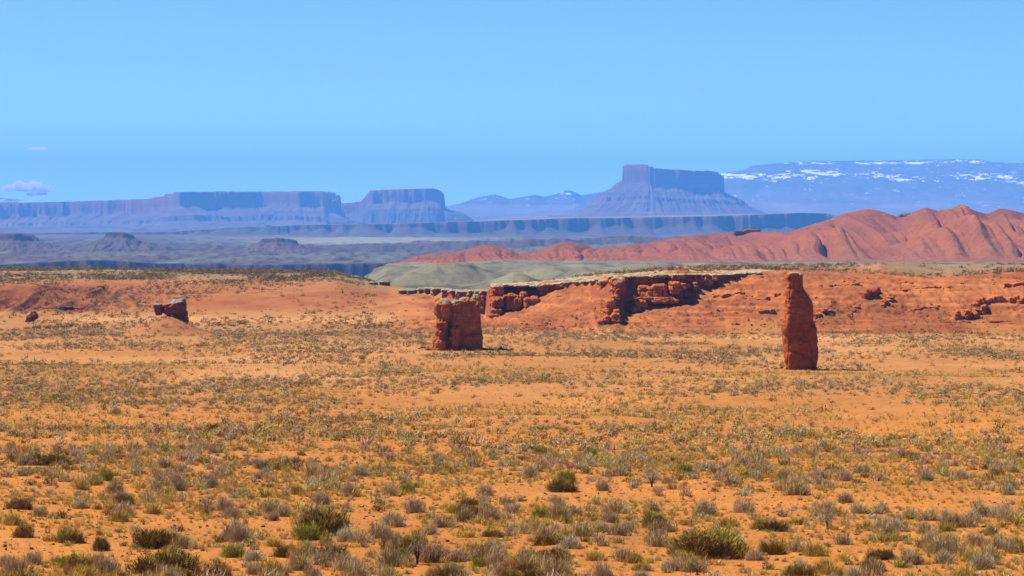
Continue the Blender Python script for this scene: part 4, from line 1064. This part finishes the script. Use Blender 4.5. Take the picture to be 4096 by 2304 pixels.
for i in big:
    k = kinds[int(pl[i, 5])]
    cm, sm = proto(k, int(g.integers(0, 4)))
    nm, base, cat = NAMES[k]
    x, y, z, w, h = pl[i, :5]
    hr = KIND[k][3]
    if sm is None:
        t = bpy.data.objects.new(nm, cm); SC.collection.objects.link(t)
    else:
        t = bpy.data.objects.new(nm, None); SC.collection.objects.link(t)
        t.empty_display_size = 0.3
        for part, m in (("crown", cm), ("stems", sm)):
            c = bpy.data.objects.new(part, m); SC.collection.objects.link(c); c.parent = t
    t.location = (x, y, z - 0.02); t.rotation_euler = (0, 0, g.random() * 6.28)
    t.scale = (w * (0.92 + 0.16 * g.random()), w * (0.9 + 0.2 * g.random()), h / hr)
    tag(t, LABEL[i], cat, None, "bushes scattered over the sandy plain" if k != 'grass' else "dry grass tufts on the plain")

def merged(idx, nface, name, label, cat, wide):
    """all the smaller plants of one belt as ground cover"""
    if len(idx) == 0: return
    Vs, Cs = [], []
    gg = np.random.default_rng(len(idx))
    kk = pl[idx, 5].astype(int); var = gg.integers(0, 5, len(idx))
    for ki in np.unique(kk):
        for vr in range(5):
            s = idx[(kk == ki) & (var == vr)]
            if len(s) == 0: continue
            cr, st = plant(kinds[ki], nface, 2000 + vr * 31 + ki, wide)
            V, C = cr
            if st: V = np.concatenate([V, st[0][:36]]); C = np.concatenate([C, st[1][:36]])
            a = gg.random(len(s)) * 6.28
            ca, sa = np.cos(a), np.sin(a)
            w = pl[s, 3]; h = pl[s, 4] / KIND[kinds[ki]][3]
            x = (V[None, :, 0] * ca[:, None] - V[None, :, 1] * sa[:, None]) * w[:, None] + pl[s, 0][:, None]
            y = (V[None, :, 0] * sa[:, None] + V[None, :, 1] * ca[:, None]) * w[:, None] + pl[s, 1][:, None]
            z = V[None, :, 2] * h[:, None] + pl[s, 2][:, None] - 0.02
            Vs.append(np.stack([x, y, z], -1).reshape(-1, 3))
            tint = (0.8 + 0.4 * gg.random(len(s)))[:, None, None] * (1 + 0.08 * gg.normal(size=(len(s), 1, 3)))
            if pl[s, 1].min() > 380: tint = tint * 0.72
            Cs.append((C[None] * tint).reshape(-1, 3))
    V = np.concatenate(Vs).astype(np.float32); C = np.concatenate(Cs).astype(np.float32)
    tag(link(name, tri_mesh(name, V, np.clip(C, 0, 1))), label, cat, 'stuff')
yy_ = pl[rest, 1]
merged(rest[yy_ < 190], 300, "scrub", "small bushes scattered between the large ones in the foreground", "scrub", 1.35)
merged(rest[(yy_ >= 190) & (yy_ < 400)], 80, "scrub", "grey and olive scrub covering the middle of the plain", "scrub", 3.0)
merged(rest[(yy_ >= 400) & (yy_ < 660)], 36, "scrub", "fine scrub dotting the far plain around the rock towers", "scrub", 5.5)
merged(rest[yy_ >= 660], 26, "scrub", "sparse dark scrub dotting the hill and mesa tops", "scrub", 7.0)

# dry grass and litter between the bushes
def grass_cover():
    a = scatter(78, 190, 5.0, (0.15, 0.5), (('grass', 1),), 111, lambda x, y: np.clip(0.4 + 1.9 * fbm(x / 6.0, y / 9.0, seed=96), 0.03, 1))
    b = scatter(190, 420, 2.2, (0.25, 0.6), (('grass', 1),), 112, lambda x, y: np.clip(0.45 + 1.9 * fbm(x / 12.0, y / 30.0, seed=97), 0.03, 1))
    global pl
    n0 = len(pl)
    pl = np.concatenate([pl, np.array(a), np.array(b)])
    i = np.arange(n0, n0 + len(a)); j = np.arange(n0 + len(a), len(pl))
    merged(i, 30, "dry_grass", "straw-coloured dry grass between the foreground bushes", "grass", 1.3)
    merged(j, 9, "dry_grass", "straw-coloured dry grass thinning out over the middle plain", "grass", 2.2)
    c = np.array(scatter(78, 190, 3.5, (0.08, 0.30), (('brown', 2), ('grey', 2), ('khaki', 4)), 113))
    n1 = len(pl); pl = np.concatenate([pl, c])
    merged(np.arange(n1, len(pl)), 16, "litter", "tiny plants, twigs and clods strewn over the sand", "litter", 3.0)
grass_cover()

def stones(xs, ys, size, col, name, label, seed):
    g = np.random.default_rng(seed); n = len(xs)
    B = np.array([(1, 0, 0), (0, 1, 0), (-1, 0, 0), (0, -1, 0), (.6, .6, .7), (-.6, .6, .75), (-.6, -.6, .6), (.6, -.6, .8)], float)
    Fc = np.array([(0, 1, 4), (1, 5, 4), (1, 2, 5), (2, 6, 5), (2, 3, 6), (3, 7, 6), (3, 0, 7), (0, 4, 7), (4, 5, 6), (4, 6, 7)])
    s = size[0] + (size[1] - size[0]) * g.random(n) ** 3
    V = B[None] * (1 + 0.35 * g.normal(size=(n, 8, 3))) * s[:, None, None] * (0.5 + 0.8 * g.random((n, 1, 3)))
    a = g.random(n) * 6.28
    X_ = V[..., 0] * np.cos(a)[:, None] - V[..., 1] * np.sin(a)[:, None]; Y_ = V[..., 0] * np.sin(a)[:, None] + V[..., 1] * np.cos(a)[:, None]
    V = np.stack([X_ + xs[:, None], Y_ + ys[:, None], V[..., 2] + gz(xs, ys)[:, None]], -1).reshape(-1, 3)
    Fq = (Fc[None] + 8 * np.arange(n)[:, None, None]).reshape(-1, 3)
    c = np.repeat(np.asarray(col)[None] * (0.7 + 0.6 * g.random((n, 1))), 8, 0)
    tag(link(name, make_mesh(name, V, Fq, c, False, M_rock)), label, "stones", 'stuff')
g = np.random.default_rng(77)
uu = 1990 + 2300 * g.random(2600); dd = 634 + 62 * g.random(2600)
xx = X(uu, dd); k_ = g.random(2600) < np.clip(0.35 + 1.6 * fbm(xx / 9.0, dd / 9.0, seed=120), 0, 1)
stones(xx[k_], dd[k_], (0.08, 0.45), ROCKC * 0.95, "rubble", "broken red stones strewn down the mesa slope", 78)
yy = np.sqrt(g.random(9000) * (190 ** 2 - 78 ** 2) + 78 ** 2); xx = (g.random(9000) * 2 - 1) * (0.205 * yy + 3)
stones(xx, yy, (0.02, 0.11), (0.24, 0.10, 0.04), "pebbles", "small stones and clods lying on the near sand", 79)
aa = g.random(160) * 6.28; r_ = 4.6 + 3.2 * g.random(160) ** 2
stones(BX + r_ * np.cos(aa), BD + 5 + r_ * np.sin(aa), (0.12, 0.6), ROCKD, "rubble", "fallen stones around the foot of the squat butte", 80)
aa = g.random(90) * 6.28; r_ = 3.0 + 2.4 * g.random(90) ** 2
stones(TX + r_ * np.cos(aa), TD + 2.5 + r_ * np.sin(aa), (0.1, 0.4), ROCKD, "rubble", "fallen stones around the foot of the tall pillar", 81)

# ------------------------------------------------------------------ clouds
def cloud(label, lobes, dens, seed):
    L = []
    for (u, v, ru, rv) in lobes:
        D = 33000.0
        L.append(lobe((float(X(u, D)), D, float(Z(v, D))), (ru * PX(D), 300.0, rv * PX(D)), 1.0, n=12))
    V, N, Fq = weld(L, 9.0)
    x, y, z = V.T
    V = V + N * (26 * fbm(x / 70.0, y / 70.0, z / 30.0, seed=seed, octv=4))[:, None]
    m = bpy.data.materials.new("cloud_vapour"); m.use_nodes = True
    nt = m.node_tree; nt.nodes.clear()
    out = nt.nodes.new("ShaderNodeOutputMaterial"); pv = nt.nodes.new("ShaderNodeVolumePrincipled")
    pv.inputs['Color'].default_value = (1.0, 0.93, 0.9, 1); pv.inputs['Density'].default_value = dens
    pv.inputs['Anisotropy'].default_value = 0.2
    nt.links.new(pv.outputs[0], out.inputs['Volume'])
    me = make_mesh("cloud", V, Fq, None, True, m)
    tag(link("cloud", me), label, "cloud", 'structure')
cloud("larger faint pinkish cloud just above the mesa at the left edge", [(60, 750, 44, 7), (82, 738, 22, 13), (112, 745, 26, 9), (138, 740, 26, 14), (165, 750, 30, 9), (110, 758, 74, 5), (150, 776, 44, 4), (36, 760, 26, 4), (190, 762, 26, 4)], 0.02, 900)
cloud("small faint cloud higher up near the left edge", [(133, 594, 16, 5), (172, 595, 14, 8), (152, 595, 24, 3)], 0.014, 920)

# ------------------------------------------------------------------ haze
def haze():
    x, y0, y1, z0, z1 = 10500.0, -300.0, 28700.0, LOWEST - 60.0, 530.0
    V = np.array([(a, b, c) for c in (z0, z1) for (a, b) in ((-x, y0), (x, y0), (x, y1), (-x, y1))], float)
    Fq = np.array([(3, 2, 1, 0), (4, 5, 6, 7), (0, 1, 5, 4), (1, 2, 6, 5), (2, 3, 7, 6), (3, 0, 4, 7)])
    m = bpy.data.materials.new("haze_air"); m.use_nodes = True
    nt = m.node_tree; nt.nodes.clear()
    out = nt.nodes.new("ShaderNodeOutputMaterial"); pv = nt.nodes.new("ShaderNodeVolumePrincipled")
    pv.inputs['Color'].default_value = (0.125, 0.41, 1.0, 1)
    pv.inputs['Density'].default_value = 5.4e-5
    pv.inputs['Anisotropy'].default_value = 0.0
    nt.links.new(pv.outputs[0], out.inputs['Volume'])
    me = make_mesh("haze", V, Fq, None, False, m)
    tag(link("haze", me), "thin blue air between the camera and the far mountains", "haze", 'stuff')
haze()
